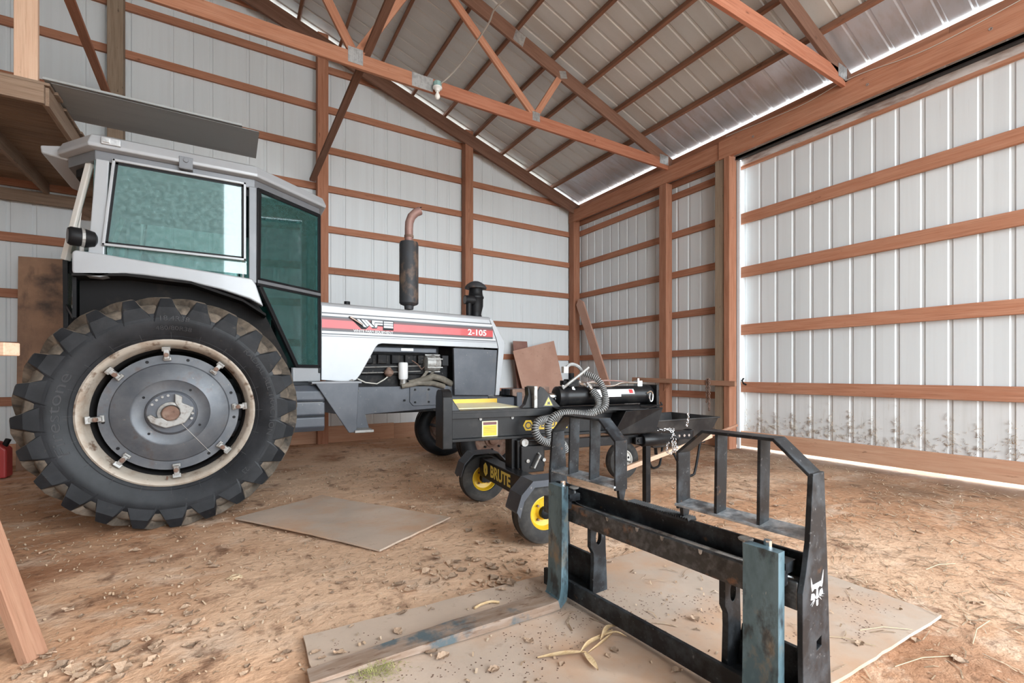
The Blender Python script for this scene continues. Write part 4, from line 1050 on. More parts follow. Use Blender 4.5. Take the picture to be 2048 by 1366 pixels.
# spiral wrapped hoses
def spiral_hose(path, r, name='hydraulic_hose'):
    pts = smooth_path(path, 10)
    o = MB().tube(pts, r, 10).build(name, 'hose_black', ls, smooth='all')
    # the wrap: a helix round the hose, one part
    ln = sum((b-a).length for a, b in zip(pts[:-1], pts[1:]))
    turns = int(ln/.0155); hel = []; N = turns*9
    cum = [0]
    for a, b in zip(pts[:-1], pts[1:]): cum.append(cum[-1]+(b-a).length)
    ref = None; j = 0
    for i in range(N+1):
        s = ln*i/N
        while j < len(pts)-2 and cum[j+1] < s: j += 1
        t = (s-cum[j])/max(1e-6, cum[j+1]-cum[j]); p = pts[j].lerp(pts[j+1], t)
        d = (pts[j+1]-pts[j]).normalized()
        ref = d.orthogonal().normalized() if ref is None else (ref-d*ref.dot(d)).normalized()
        b2 = d.cross(ref); a = 2*PI*turns*i/N
        hel.append(p+ref*math.cos(a)*(r+.002)+b2*math.sin(a)*(r+.002))
    MB().tube(hel, .0042, 4).build('hose_wrap', 'hose_grey', o, smooth='all')
spiral_hose([(.69, -.10, .96), (.70, -.16, .90), (.68, -.20, .84), (.58, -.22, .78), (.42, -.21, .80), (.30, -.20, .785), (.24, -.19, .72), (.26, -.18, .62), (.30, -.16, .57)], .025)
spiral_hose([(.64, -.06, 1.10), (.72, -.14, 1.04), (.74, -.20, .93), (.70, -.24, .83), (.60, -.20, .795), (.50, -.10, .79)], .022)
spiral_hose([(.42, -.12, .775), (.28, -.16, .76), (.16, -.19, .745), (.125, -.20, .69), (.16, -.20, .62), (.24, -.19, .585), (.36, -.17, .575), (.42, -.15, .50)], .025)
# mast between axle and beam
mb = MB().box(.03, .26, -.10, .10, .39, .60); mb.box(.05, .24, -.125, -.10, .36, .56); mb.box(.0, .05, -.06, .06, .30, .62); mb.build('mast_bracket', 'splitter_black', ls, bevel=.006)
MB().tube([(.13, -.128, .40), (.14, -.16, .40), (.19, -.16, .49), (.19, -.128, .50)], .008, 8).build('pull_handle', 'cast_metal', ls, smooth=True)
for xx in (.10, .235): MB().cyl((xx, -.125, .45), (xx, -.14, .45), .014, 8).build('bolt', 'cast_metal', ls)
MB().cyl((.08, -.10, .585), (.08, -.13, .585), .028, 14).build('pivot_pin', 'cast_metal', ls)
# axle box with the name on it
mb = MB().box(-.055, .055, -.47, .47, .237, .388); ax = mb.build('axle_box', 'splitter_black', ls, bevel=.006)
text('axle_lettering', 'BRUTE', .125, 'yellow_text', ax, (-.0565, .03, .315), (0, -1, 0), (0, 0, 1), .0006, .004, 1.05)
hx6 = [(.33+.048*math.cos(PI/3*k+PI/6), .315+.055*math.sin(PI/3*k+PI/6)) for k in range(6)]
MB().prism(hx6, 'x', -.0568, -.055).build('axle_badge', 'yellow_text', ax)
MB().prism([(.315, .33), (.33, .285), (.345, .335), (.335, .31)], 'x', -.0575, -.0567).build('badge_mark', 'charcoal_decal', ax)
def small_wheel(y):
    half = [(-.045, .105), (-.058, .115), (-.064, .145), (-.058, .178), (-.048, .196), (-.030, .203), (-.012, .206), (-.008, .199), (0, .199)]
    prof = half+[(-a, r) for a, r in half[-2::-1]]
    o = MB().lathe(prof, (0, 0, 0), 'y', 44).build('tire', 'rubber_grey', ls, smooth=True); o.location = (0, y, .205)
    MB().lathe([(-.05, .112), (-.052, .104), (-.035, .098), (-.02, .09), (-.012, .055), (-.03, .04), (-.035, .0)], (0, 0, 0), 'y', 28).build('wheel_rim', 'yellow_paint', o, smooth=True)
    MB().lathe([(.05, .112), (.052, .104), (.035, .098), (.0, .09), (-.008, .055)], (0, 0, 0), 'y', 28).build('wheel_rim', 'yellow_paint', o, smooth=True)
    MB().lathe([(-.03, .04), (-.06, .038), (-.066, .03), (-.066, 0)], (0, 0, 0), 'y', 18).build('hub_cap', 'black_paint', o, smooth=True)
    for k in range(4):
        p = pol(.062, 45+90*k); MB().cyl((p[0], -.02, p[2]), (p[0], -.035, p[2]), .008, 6).build('wheel_nut', 'rust_metal', o)
for s in (-1, 1):
    small_wheel(s*.545)
    MB().cyl((0, s*.46, .205), (0, s*.56, .205), .022, 12).build('stub_axle', 'black_paint', ls)
    MB().box(-.04, .04, s*.445, s*.465, .18, .30).build('axle_end_plate', 'splitter_black', ls)
    # mudguard: flat topped with sloping ends
    gp = [(-.222, .235), (-.19, .335), (-.11, .415), (.11, .415), (.19, .335), (.222, .235)]
    mb = MB()
    for p, q in zip(gp[:-1], gp[1:]):
        mb.hexa([(p[0], s*.46, p[1]), (q[0], s*.46, q[1]), (q[0], s*.63, q[1]), (p[0], s*.63, p[1])], [(p[0], s*.46, p[1]+.01), (q[0], s*.46, q[1]+.01), (q[0], s*.63, q[1]+.01), (p[0], s*.63, p[1]+.01)])
    g = mb.build('mudguard', 'tractor_grey', ls)
    mb = MB().prism(gp+[(.21, .24), (.175, .32), (.10, .385), (-.10, .385), (-.175, .32), (-.21, .24)], 'y', s*.63, s*.636) if False else MB()
    for p, q in zip(gp[:-1], gp[1:]): mb.hexa([(p[0], s*.63, p[1]+.01), (q[0], s*.63, q[1]+.01), (q[0]*.9, s*.63, q[1]-.03), (p[0]*.9, s*.63, p[1]-.03)], [(p[0], s*.636, p[1]+.01), (q[0], s*.636, q[1]+.01), (q[0]*.9, s*.636, q[1]-.03), (p[0]*.9, s*.636, p[1]-.03)])
    mb.build('mudguard_lip', 'tractor_grey', g)
# tongue, coupler, jack
mb = MB().box(.0, 1.62, -.035, .035, .50, .575); mb.build('tongue', 'splitter_black', ls, bevel=.004)
mb = MB().box(1.60, 1.78, -.045, -.033, .505, .575); mb.box(1.60, 1.78, .033, .045, .505, .575); mb.box(1.60, 1.80, -.045, .045, .565, .58); mb.lathe([(.50, .045), (.58, .05), (.59, .03), (.595, 0)], (1.80, 0, 0), 'z', 16); cp = mb.build('coupler', 'splitter_black', ls, bevel=.003)
for xx in (1.64, 1.70, 1.755): MB().cyl((xx, -.045, .54), (xx, -.055, .54), .013, 6).build('coupler_bolt', 'chrome', cp)
jk = MB().lathe([(1.20, .0), (1.20, .05), (1.21, .056), (1.42, .056), (1.43, .052), (1.57, .052), (1.58, 0)], (0, -.075, .53), 'x', 24).build('jack_body', 'splitter_black', ls, smooth=True)
mb = MB().box(1.225, 1.275, -.105, -.055, .0, .50); mb.build('jack_leg', 'splitter_black', jk, bevel=.004)
mb = MB().box(1.13, 1.22, -.09, -.06, .50, .56); mb.cyl((1.16, -.09, .53), (1.16, -.10, .53), .014, 8); mb.build('jack_mount', 'splitter_black', jk, bevel=.003)
ch = empty('safety_chain'); ch.parent = ls
chain(smooth_path([(1.46, -.06, .60), (1.50, -.10, .60), (1.53, -.12, .54), (1.52, -.12, .44), (1.48, -.11, .40), (1.44, -.11, .44), (1.46, -.12, .52), (1.55, -.08, .60), (1.60, -.02, .61)], 6), .036, .004, 'chrome', ch)
chain(smooth_path([(1.42, -.02, .60), (1.47, -.05, .605), (1.52, -.06, .61), (1.57, -.04, .60), (1.50, -.12, .56), (1.49, -.13, .47), (1.53, -.12, .41), (1.57, -.11, .47)], 6), .036, .004, 'chrome', ch)
chain(smooth_path([(1.72, -.06, .62), (1.73, -.06, .66), (1.74, -.06, .70), (1.735, -.06, .75)], 4), .034, .004, 'chrome', ch)
mb = MB().box(1.20, 1.34, -.05, .03, .60, .615); mb.box(1.22, 1.30, -.04, .02, .585, .60); mb.build('tongue_step', 'splitter_black', ls, bevel=.003)
# ================================================================ pallet fork attachment (local x along the frame left to right, +y = back)
pf = empty('pallet_fork', (1.345, 1.95, 0), math.radians(-86.6)); tag(pf, 'black steel pallet fork carriage with two worn blue tines', 'pallet fork')
from mathutils.geometry import tessellate_polygon
def holed(outer, holes, axis, a0, a1):
    """flat plate with holes: outlines in 2-D, thickness along axis"""
    def p(q, a): return {'x': (a, q[0], q[1]), 'y': (q[0], a, q[1]), 'z': (q[0], q[1], a)}[axis]
    loops = [outer]+list(holes)
    flat = [q for l in loops for q in l]
    tris = tessellate_polygon([[V(q[0], q[1], 0) for q in l] for l in loops])
    n = len(flat); mb = MB()
    vs = [p(q, a0) for q in flat]+[p(q, a1) for q in flat]
    fs = [tuple(t) for t in tris]+[tuple(i+n for i in t) for t in tris]
    o = 0
    for l in loops:
        m = len(l)
        for i in range(m): fs.append((o+i, o+(i+1) % m, n+o+(i+1) % m, n+o+i))
        o += m
    return mb.add(vs, fs)
# rails
u0, u1 = .025, 1.214
ur = MB().box(u0, u1, .0, .022, .405, .487).build('upper_rail', 'fork_rail', pf, bevel=.003)
MB().tube([(u0+.01, .034, .480), (u1-.002, .034, .480)], .013, 8).build('weld_bead', 'weld_steel', ur, smooth='all')
br = MB().box(u0, u1, .085, .10, .40, .548).build('back_rail', 'fork_black', pf, bevel=.003)
MB().box(u0, u1, .022, .085, .405, .415).build('rail_web', 'fork_black', br)
mb = MB(); n = 30
for k in range(n):
    a = .50+.30*k/n; b = a+.30/n
    mb.hexa([(a, .075, .545), (b, .075, .545), (b, .125, .545), (a, .125, .545)], [(a+.001, .075, .549), (a+.0045, .075, .557), (a+.0045, .125, .557), (a+.001, .125, .549)])
mb.box(.50, .80, .075, .125, .540, .547)
mb.build('step_tread', 'fork_black', br)
lr = MB().prism([(u0, .045), (u1, .045), (u1, .125), (u0, .125)], 'y', .0, .02).build('lower_rail', 'fork_black', pf, bevel=.003)
MB().box(u0, u1, .02, .07, .045, .055).build('lower_flange', 'fork_black', lr)
for a_, b_ in ((u0, .315), (.975, u1)):
    MB().hexa([(a_, .10, .10), (b_, .10, .10), (b_, .115, .10), (a_, .115, .10)], [(a_, .13, .225), (b_, .13, .225), (b_, .145, .225), (a_, .145, .225)]).build('lower_back_plate', 'fork_black', pf)
    MB().box(a_, b_, .02, .13, .088, .10).build('lower_back_shelf', 'fork_black', pf)
for xx in (.62, .74, .90, .46): MB().prism([(xx-.009, .488), (xx+.009, .488), (xx+.006, .474), (xx, .469), (xx-.006, .474)], 'y', -.002, .004).build('stop_notch', 'weld_steel', ur, bevel=.001)
# pierced struts
def strut(u):
    outer = [(.022, .405), (.115, .405), (.118, .30), (.128, .10), (.035, .10), (.042, .24), (.040, .285), (.022, .315)]
    hole = [(.072+.017*math.cos(2*PI*k/14), .352+.034*math.sin(2*PI*k/14)) for k in range(14)]
    holed(outer, [hole], 'x', u, u+.022).build('strut', 'fork_black', pf, bevel=.002)
strut(.315); strut(.955)
# side plates, top to ground
def side_plate(u, s, fw):
    outer = [(.062, .80), (.135, .80), (.150, .62), (.158, .52), (.178, .20), (.19, .02), (.012, .02), (.004, .10), (-.004, .30), (-.004, .46), (.018, .52), (.040, .60)]
    hole = [(.105, .275), (.125, .285), (.125, .315), (.135, .315), (.135, .290), (.135, .280), (.105, .265)]
    if not fw: outer = [(max(p[0], .045), p[1]) for p in outer]
    hole = [(.085, .270), (.117, .275), (.117, .305), (.085, .297)]
    return holed(outer, [hole], 'x', u, u+s*.016).build('side_plate', 'fork_black', pf, bevel=.002)
spR = side_plate(1.215, 1, True); spL = side_plate(.025, -1, False)
# cat head emblem on the outer face of the right plate
E0 = 1.2316
def emblem(poly):
    c = .085; zc = .452
    MB().prism([(c+a*.0128, zc+b*.0080) for a, b in poly], 'x', E0-.001, E0+.0006).build('emblem', 'white_decal', spR)
emblem([(-3.2, 5.8), (-2.3, 2.6), (2.2, 2.6), (3.3, 6.4), (2.9, 1.8), (2.4, .2), (1.2, 1.0), (.3, .4), (-.3, .4), (-1.4, 1.0), (-2.6, .2), (-3.0, 2.2)])
emblem([(-.35, .6), (.35, .6), (.55, -2.2), (.9, -2.9), (0, -3.4), (-.9, -2.9), (-.55, -2.2)])
emblem([(-2.9, -.4), (-1.5, -.8), (-.9, -2.4), (-1.6, -3.0), (-3.2, -2.6)])
emblem([(2.6, -.4), (1.4, -.8), (.9, -2.4), (1.6, -3.0), (3.0, -2.4)])
emblem([(-.5, -3.8), (.5, -3.8), (.45, -5.6), (0, -6.0), (-.45, -5.6)])
for a, b, c2, d2 in ((-1.2, -3.2, -2.6, -5.2), (-1.7, -3.2, -3.2, -4.4), (1.2, -3.2, 2.4, -4.8), (1.8, -3.0, 3.4, -3.8), (2.4, -2.6, 3.8, -3.0)):
    emblem([(a-.15, b), (a+.15, b), (c2, d2)])
# guards of bent flat bar
def guard(m):
    g = lambda u: .60+(u-.60)*(1 if m > 0 else -.955)
    Y0, Y1 = .060, .135
    th = .011
    path = [(1.218, .795), (1.115, .888), (.865, .888), (.762, .800), (.762, .590)]
    mb = MB()
    for p, q in zip(path[:-1], path[1:]):
        d = V(q[0]-p[0], 0, q[1]-p[1]).normalized(); nrm = V(-d.z, 0, d.x)*th/2
        e = d*.004
        a = [V(g(p[0]), 0, p[1])] and None
        pts = []
        for yy in (Y0, Y1):
            for base, sg in ((V(p[0], yy, p[1])-e, 1), (V(q[0], yy, q[1])+e, 1), (V(q[0], yy, q[1])+e, -1), (V(p[0], yy, p[1])-e, -1)):
                w_ = base+nrm*sg; pts.append((g(w_.x), w_.y, w_.z))
        mb.hexa(pts[:4], pts[4:])
    gd = mb.build('guard', 'fork_black', pf, bevel=.003)
    mb = MB(); mb.hexa([(g(.757), .050, .598), (g(1.218), .050, .598), (g(1.218), .135, .608), (g(.757), .135, .608)], [(g(.757), .050, .607), (g(1.218), .050, .607), (g(1.218), .135, .617), (g(.757), .135, .617)])
    mb.build('guard_shelf', 'fork_shelf', gd, bevel=.002)
    for uu in (.915, 1.065):
        mb = MB().hexa([(g(uu), .055, .605), (g(uu+.011), .055, .605), (g(uu+.011), .115, .61), (g(uu), .115, .61)], [(g(uu), .062, .884), (g(uu+.011), .062, .884), (g(uu+.011), .125, .884), (g(uu), .125, .884)])
        mb.build('guard_bar', 'fork_black', gd, bevel=.0015)
    mb = MB().prism([(.075, .60), (.135, .60), (.125, .66), (.110, .53), (.088, .53)] if False else [(.078, .605), (.130, .605), (.112, .535), (.090, .535)], 'x', g(.757), g(.772)); mb.build('guard_leg', 'fork_black', gd)
    MB().lathe([(.548, .022), (.553, .024), (.556, .02), (.556, 0)], (g(1.03), .055, 0), 'z', 14).build('stop_pin', 'cast_metal', gd)
    MB().cyl((g(1.03), .055, .48), (g(1.03), .055, .55), .011, 10).build('pin_shaft', 'chrome', gd)
guard(1); guard(-1)
# the two forks
def fork(u, turn):
    f = empty('fork', (u, 0, .017), turn); f.parent = pf
    w = .053
    # shank + heel + tine as one bent bar
    prof = []
    path = [(-.0375, .560), (-.0385, .25), (-.0405, .10), (-.048, .045), (-.070, .026), (-.12, .0225), (-.55, .021), (-1.12, .013)]
    thk = [.036, .036, .040, .046, .044, .040, .036, .012]
    L_, R_ = [], []
    for i, (y, z) in enumerate(path):
        a = V(*path[max(0, i-1)]); b = V(*path[min(len(path)-1, i+1)])
        d = (b-a).normalized(); nrm = V(d.y, -d.x)
        L_.append(V(y, z)+nrm*thk[i]/2); R_.append(V(y, z)-nrm*thk[i]/2)
    def strip(i0, i1, mat, name):
        mb = MB()
        for i in range(i0, i1):
            wa = w if i < 6 else w; wb = w if i+1 < 7 else w*.82
            mb.hexa([(-wa, L_[i].x, L_[i].y), (wa, L_[i].x, L_[i].y), (wa, R_[i].x, R_[i].y), (-wa, R_[i].x, R_[i].y)], [(-wb, L_[i+1].x, L_[i+1].y), (wb, L_[i+1].x, L_[i+1].y), (wb, R_[i+1].x, R_[i+1].y), (-wb, R_[i+1].x, R_[i+1].y)])
        mb.build(name, mat, f)
    strip(0, 4, 'fork_blue', 'shank'); strip(4, 7, 'fork_tine', 'tine')
    MB().box(-w, w, -.0195, .0, .455, .50).build('hook', 'fork_black', f)
    MB().box(-w, w, -.012, .05, .488, .52).build('hook', 'fork_black', f)
    MB().cyl((.0, -.01, .548), (.0, -.01, .575), .012, 8).build('latch_pin', 'chrome', f)
fork(.185, math.radians(-4)); fork(1.135, 0)
# ================================================================ wheelbarrow behind the splitter
wbw = empty('wheelbarrow', (3.48, 3.56, 0), math.radians(-3)); tag(wbw, 'black plastic wheelbarrow with wooden handles standing behind the log splitter', 'wheelbarrow')
half = [(-.03, .10), (-.045, .12), (-.05, .155), (-.04, .185), (-.015, .197), (0, .198)]
o = MB().lathe(half+[(-a, r) for a, r in half[-2::-1]], (0, 0, 0), 'y', 40).build('tire', 'rubber_grey', wbw, smooth=True); o.location = (0, 0, .198)
MB().lathe([(-.035, .115), (-.038, .10), (-.02, .092), (-.01, .06), (-.04, .045), (-.045, 0)], (0, 0, 0), 'y', 28).build('wheel_rim', 'lead_white', o, smooth=True)
for k in range(5):
    p = pol(.078, 72*k); MB().cyl((p[0], -.012, p[2]), (p[0], -.018, p[2]), .013, 8).build('rim_hole', 'black_paint', o)
for s in (-1, 1):
    plank('handle', (-.12, s*.13, .13), (1.02, s*.27, .42), .038, .045, 'wood_new', wbw)
    MB().tube([(1.0, s*.268, .415), (1.40, s*.305, .515)], .017, 8).build('grip', 'wood_leg', wbw, smooth=True)
    MB().tube(smooth_path([(.50, s*.20, .30), (.60, s*.23, .10), (.66, s*.24, .015), (.76, s*.25, .015), (.80, s*.25, .08), (.86, s*.26, .36)], 5), .013, 8).build('leg', 'black_paint', wbw, smooth=True)
    MB().beam((.30, s*.18, .24), (.26, s*.20, .40), .03, .012).build('tray_brace', 'black_paint', wbw)
MB().cyl((0, -.14, .198), (0, .14, .198), .01, 8).build('axle', 'cast_metal', wbw)
bt = [(.22, -.22), (.98, -.22), (.98, .22), (.22, .22)]; tp = [(-.02, -.33), (1.06, -.33), (1.06, .33), (-.02, .33)]
ins = lambda q, k: [(.5+(x-.5)*k, y*k) for x, y in q]
mb = MB()
lv = [(bt, .335), (tp, .615), (ins(tp, 1.035), .615), (ins(tp, 1.035), .630), (ins(tp, .985), .630), (ins(bt, .97), .345)]
for pts, z in lv:
    zz = [z-.0 if x > .5 else z for x, y in pts]
    mb.v += [(x, y, z) for (x, y) in pts]
for i in range(len(lv)-1):
    for k in range(4): mb.f.append((4*i+k, 4*i+(k+1) % 4, 4*(i+1)+(k+1) % 4, 4*(i+1)+k))
mb.f.append((0, 1, 2, 3)); mb.f.append(tuple(4*(len(lv)-1)+k for k in range(4)))
mb.build('tray', 'barrow_black', wbw, bevel=.02, seg=3)
# ================================================================ sawhorse at the left edge
sh = empty('sawhorse', (-.70, 2.54, 0)); tag(sh, 'wooden sawhorse of reddish studs cut off at the left edge', 'sawhorse')
ex_, ey_ = -.856, .5165
plank('leg', (.050, -.031, -.01), (-.330, .205, 1.19), .040, .080, 'wood_leg', sh, up=(.5, .86, 0))
plank('leg', (-.75, .30, -.01), (-.92, .50, 1.19), .042, .095, 'wood_leg', sh, up=(.5, .86, 0))
plank('leg', (-.62, .72, -.01), (-.80, .47, 1.19), .042, .095, 'wood_leg', sh, up=(.5, .86, 0))
plank('top_rail', (-.020, .004, 1.192), (-1.10, .655, 1.192), .06, .05, 'wood_new', sh)
# ================================================================ boards leaning on the walls
def leaning(name, p, xdir, updir, w, h, t, mat, label, cat, group=None, taper=0.0, corners=None):
    x = V(*xdir).normalized(); u = V(*updir).normalized(); nrm = x.cross(u).normalized(); x = u.cross(nrm).normalized()
    mb = MB()
    c2 = corners or [(0, 0), (w, 0), (w-taper, h), (taper, h)]
    mb.prism(c2, 'y', 0, t)
    o = mb.build(name, mat, None, bevel=.002)
    R = Matrix((x, -nrm, u)).transposed().to_4x4()
    if R.determinant() < 0: R = Matrix((x, nrm, u)).transposed().to_4x4()
    R.translation = V(*p); o.matrix_world = R
    tag(o, label, cat, group); return o
leaning('plywood_sheet', (-2.06, 7.37, 0), (1, 0, 0), (-.03, .138, 1), 1.22, 2.50, .013, 'plywood_dark', 'dark stained plywood sheet leaning on the wall behind the tractor', 'plywood')
leaning('hardboard_sheet', (4.86, 7.30, .02), (.98, 0, .0), (-.17, .20, 1), 1.0, 1.62, .008, 'hardboard', 'brown hardboard panel leaning on the gable wall beyond the log splitter', 'panel', corners=[(0, 0), (.95, 0), (1.02, 1.62), (0, 1.55)])
leaning('hardboard_offcut', (4.72, 7.50, .02), (1, 0, 0), (0, .17, 1), .33, 1.73, .008, 'hardboard_dark', 'narrow dark board standing behind the brown hardboard panel', 'board')
leaning('leaning_plank', (6.10, 6.36, 0.0), (.08, -.9, .42), (.035, .46, .888), .20, 2.92, .04, 'hardboard', 'long weathered plank leaning into the corner by the side wall', 'plank', corners=[(0, .06), (.17, 0), (.185, 2.80), (.10, 2.93), (-.01, 2.85)])
# ================================================================ sheets on the ground and on the loft
def wavy_sheet(name, corners, nu, nv, t, mat, label, cat, amp, z0, seed):
    mb = MB(); c = [V(*q, 0) for q in corners]
    def P(u, v, ):
        p = c[0].lerp(c[1], u).lerp(c[3].lerp(c[2], u), v)
        p.z = z0+amp*(noise.noise(V(p.x*1.6+seed, p.y*1.6, 0))+.3*noise.noise(V(p.x*5, p.y*5, seed)))
        return p
    for s in (0, 1):
        for j in range(nv+1):
            for i in range(nu+1):
                q = P(i/nu, j/nv); q.z += t*s
                if i in (0, nu) or j in (0, nv):
                    q.x += .006*noise.noise(V(q.x*14, q.y*14, seed)); q.y += .006*noise.noise(V(q.x*14, q.y*14, seed+3))
                mb.v.append(tuple(q))
    N = (nu+1)*(nv+1); id_ = lambda i, j: j*(nu+1)+i
    for j in range(nv):
        for i in range(nu):
            a, b, c_, d = id_(i, j), id_(i+1, j), id_(i+1, j+1), id_(i, j+1)
            mb.f.append((a, d, c_, b)); mb.f.append((N+a, N+b, N+c_, N+d))
    for i in range(nu):
        for j in (0, nv): mb.f.append((id_(i, j), id_(i+1, j), N+id_(i+1, j), N+id_(i, j)))
    for j in range(nv):
        for i in (0, nu): mb.f.append((id_(i, j), id_(i, j+1), N+id_(i, j+1), N+id_(i, j)))
    o = mb.build(name, mat, None, smooth=True); tag(o, label, cat); return o
wavy_sheet('plywood_sheet', [(.79, 2.885), (1.42, 3.245), (.70, 4.42), (.03, 4.07)], 14, 26, .012, 'plywood_pale', 'small pale plywood sheet lying on the dirt in front of the rear tire', 'plywood', .010, .006, 2.0)
# perforated panel under the forks, with flat dark dots laid on for its small pits
def perforated():
    o = wavy_sheet('floor_panel', [(.25, .86), (2.74, .80), (2.78, 2.02), (.26, 2.10)], 40, 24, .014, 'plywood_pale', 'large pale perforated panel on the ground under the pallet fork', 'panel', .006, .0, 5.0)
    rnd = random.Random(3); mb = MB()
    for k in range(2600):
        x_ = rnd.uniform(.3, 2.68); y_ = rnd.uniform(.9, 2.0)
        if noise.noise(V(x_*1.7, y_*1.7, 4.2)) < -.12: continue
        z_ = .006*(noise.noise(V(x_*1.6+5.0, y_*1.6, 0))+.3*noise.noise(V(x_*5, y_*5, 5.0)))+.0147
        r = rnd.uniform(.0022, .0042)
        a0 = rnd.uniform(0, 6)
        vs = [(x_+r*math.cos(a0+PI/3*i), y_+r*math.sin(a0+PI/3*i), z_) for i in range(6)]
        mb.add(vs, [tuple(range(6))])
    p = mb.build('perforations', 'rust_metal', o); p['kind'] = 'stuff'
perforated()
ms = empty('metal_sheet', (-.50, 5.5, 3.47)); tag(ms, 'grey metal sheet overhanging the loft above the tractor cab', 'metal sheet')
MB().box(-.79, .60, -.33, .36, .0, .006).build('sheet_face', 'sheet_grey', ms)
mb = MB()
for y_ in (-.33, -.02, .36): mb.box(-.79, .60, y_-.008, y_+.008, -.006, .012)
mb.build('sheet_rib', 'sheet_grey', ms)
ms2 = MB().box(-.75, .745, -.30, .36, -.0045, -.0005).build('metal_sheet', 'sheet_grey'); ms2.location = (-.50, 5.5, 3.465); tag(ms2, 'longer grey sheet beneath the top metal sheet on the loft', 'metal sheet')
# ================================================================ board across the side posts, chain, outlet
bd = plank('wall_board', (XW-.225, 6.05, .985), (XW-.225, 4.06, .945), .045, .075, 'wood_leg'); tag(bd, 'narrow wooden board nailed level across the side wall posts', 'board')
bk = MB().prism([(5.36, .95), (5.36, .80), (5.24, .95)], 'x', XW-.21, XW-.17).build('board_bracket', 'wood_frame'); tag(bk, 'small triangular wooden bracket under the wall board', 'bracket')
hc = empty('hanging_chain', (XW-.255, 4.49, 1.0)); tag(hc, 'rusty link chain looped over the wall board', 'chain')
chain([(0, .02, .01), (0, .02, -.16), (0, .025, -.36)], .055, .007, 'rust_metal', hc)
chain([(-.01, -.03, .01), (-.01, -.03, -.20), (0, -.02, -.50)], .055, .007, 'rust_metal', hc)
chain([(.0, .03, .0), (.02, .0, .015), (0, -.035, .0)], .05, .007, 'rust_metal', hc)
ot = MB().box(XW-.075, XW-.01, 4.43, 4.50, 1.13, 1.25).build('outlet_box', 'outlet', None, bevel=.006); tag(ot, 'small beige electrical outlet box on the wall beside the door post', 'outlet')
MB().box(XW-.079, XW-.074, 4.45, 4.48, 1.20, 1.23).build('socket', 'black_paint', ot); MB().box(XW-.079, XW-.074, 4.45, 4.48, 1.15, 1.18).build('socket', 'black_paint', ot)
# ================================================================ bare bulb on the truss
lb = empty('ceiling_lamp', (2.115, 5.225, 4.50)); tag(lb, 'bare white light bulb in a socket on the truss chord', 'lamp')
oc = [(.052*math.cos(PI/4*k+PI/8), .052*math.sin(PI/4*k+PI/8)) for k in range(8)]
MB().prism(oc, 'z', .0, .06).build('junction_box', 'box_green', lb, bevel=.004)
MB().lathe([(.0, .0), (.0, .056), (-.012, .056), (-.025, .035), (-.04, .028), (-.05, .026), (-.05, 0)], (0, 0, 0), 'z', 22).build('lamp_holder', 'lamp_white', lb, smooth=True)
MB().lathe([(-.045, .013), (-.065, .015), (-.085, .026), (-.105, .032), (-.125, .029), (-.140, .018), (-.146, 0)], (0, 0, 0), 'z', 22).build('bulb', 'bulb_glass', lb, smooth=True)
def ray_pt(px, py, Y):
    u = (px-1024)/935; v = (746-py)/935; c, s = math.cos(HEAD), math.sin(HEAD)
    d = V(c+u*s, s-u*c, v); t = Y/d.y; return V(d.x*t, Y, CAM_H+d.z*t)
pts = [V(2.135, 5.23, 4.56), ray_pt(885, 165, 5.15), ray_pt(915, 135, 4.9), ray_pt(950, 88, 4.5), ray_pt(978, 45, 4.15), ray_pt(998, 8, 3.8), V(2.25, 3.2, 4.45), V(2.45, 2.74, 4.62)]
MB().tube([p-V(2.115, 5.225, 4.50) for p in smooth_path(pts, 8)], .0085, 8).build('lamp_cable', 'cable', lb, smooth='all')
wire = MB().tube(smooth_path([(XW-.242, 4.2, 4.53), (XW-.242, 3.2, 4.47), (XW-.24, 2.6, 4.52), (XW-.242, 1.9, 4.44), (XW-.242, 1.0, 4.52)], 8), .004, 5).build('wall_cable', 'cable'); tag(wire, 'thin cable running along the header beam above the door', 'cable')
# ================================================================ red can behind the rear tyre
rc = empty('fuel_can', (-2.16, 7.0, 0)); tag(rc, 'red plastic fuel can half hidden behind the big tire', 'fuel can')
MB().prism([(-.16, .0), (.16, .0), (.16, .30), (.08, .38), (-.10, .38), (-.16, .32)], 'y', -.09, .09).build('can_body', 'red_plastic', rc, bevel=.02, seg=3)
MB().tube(smooth_path([(-.09, 0, .37), (-.06, 0, .44), (.02, 0, .44), (.05, 0, .37)], 4), .013, 8).build('can_handle', 'red_plastic', rc, smooth=True)
MB().cyl((.12, 0, .33), (.15, 0, .40), .025, 12).build('can_cap', 'black_paint', rc)
# ================================================================ litter on the floor
def floor_h(x, y): return -.010 + noise.noise(V(x*.9, y*.9, 3.1))*.010 + noise.noise(V(x*3.1, y*3.1, 7.7))*.006 + noise.noise(V(x*9, y*9, 1.3))*.004
def ground(px, py):
    u = (px-1024)/935; v = (746-py)/935; c, s = math.cos(HEAD), math.sin(HEAD); t = -CAM_H/v
    return ((c+u*s)*t, (s-u*c)*t)
rl = random.Random(11)
def leaf_mesh(k):
    mb = MB(); n = 6; r2 = random.Random(k)
    for i in range(n+1):
        t = i/n; w = .38*math.sin(PI*min(1, t*1.02+.02))*(1+.35*r2.uniform(-1, 1)); cu = .22*math.sin(t*2.6+k)*.5
        for s in (-1, 0, 1):
            mb.v.append(((t-.5), s*w*(.9+.2*r2.random()), .10+cu*.5+abs(s)*r2.uniform(.05, .28)))
    for i in range(n):
        for s in (0, 1): mb.f.append((3*i+s, 3*i+s+1, 3*i+s+4, 3*i+s+3))
    return mb.mesh('leaf')
lms = [leaf_mesh(k) for k in range(5)]
for m_ in lms: m_.materials.append(MATS['leaf'])
nleaf = 0
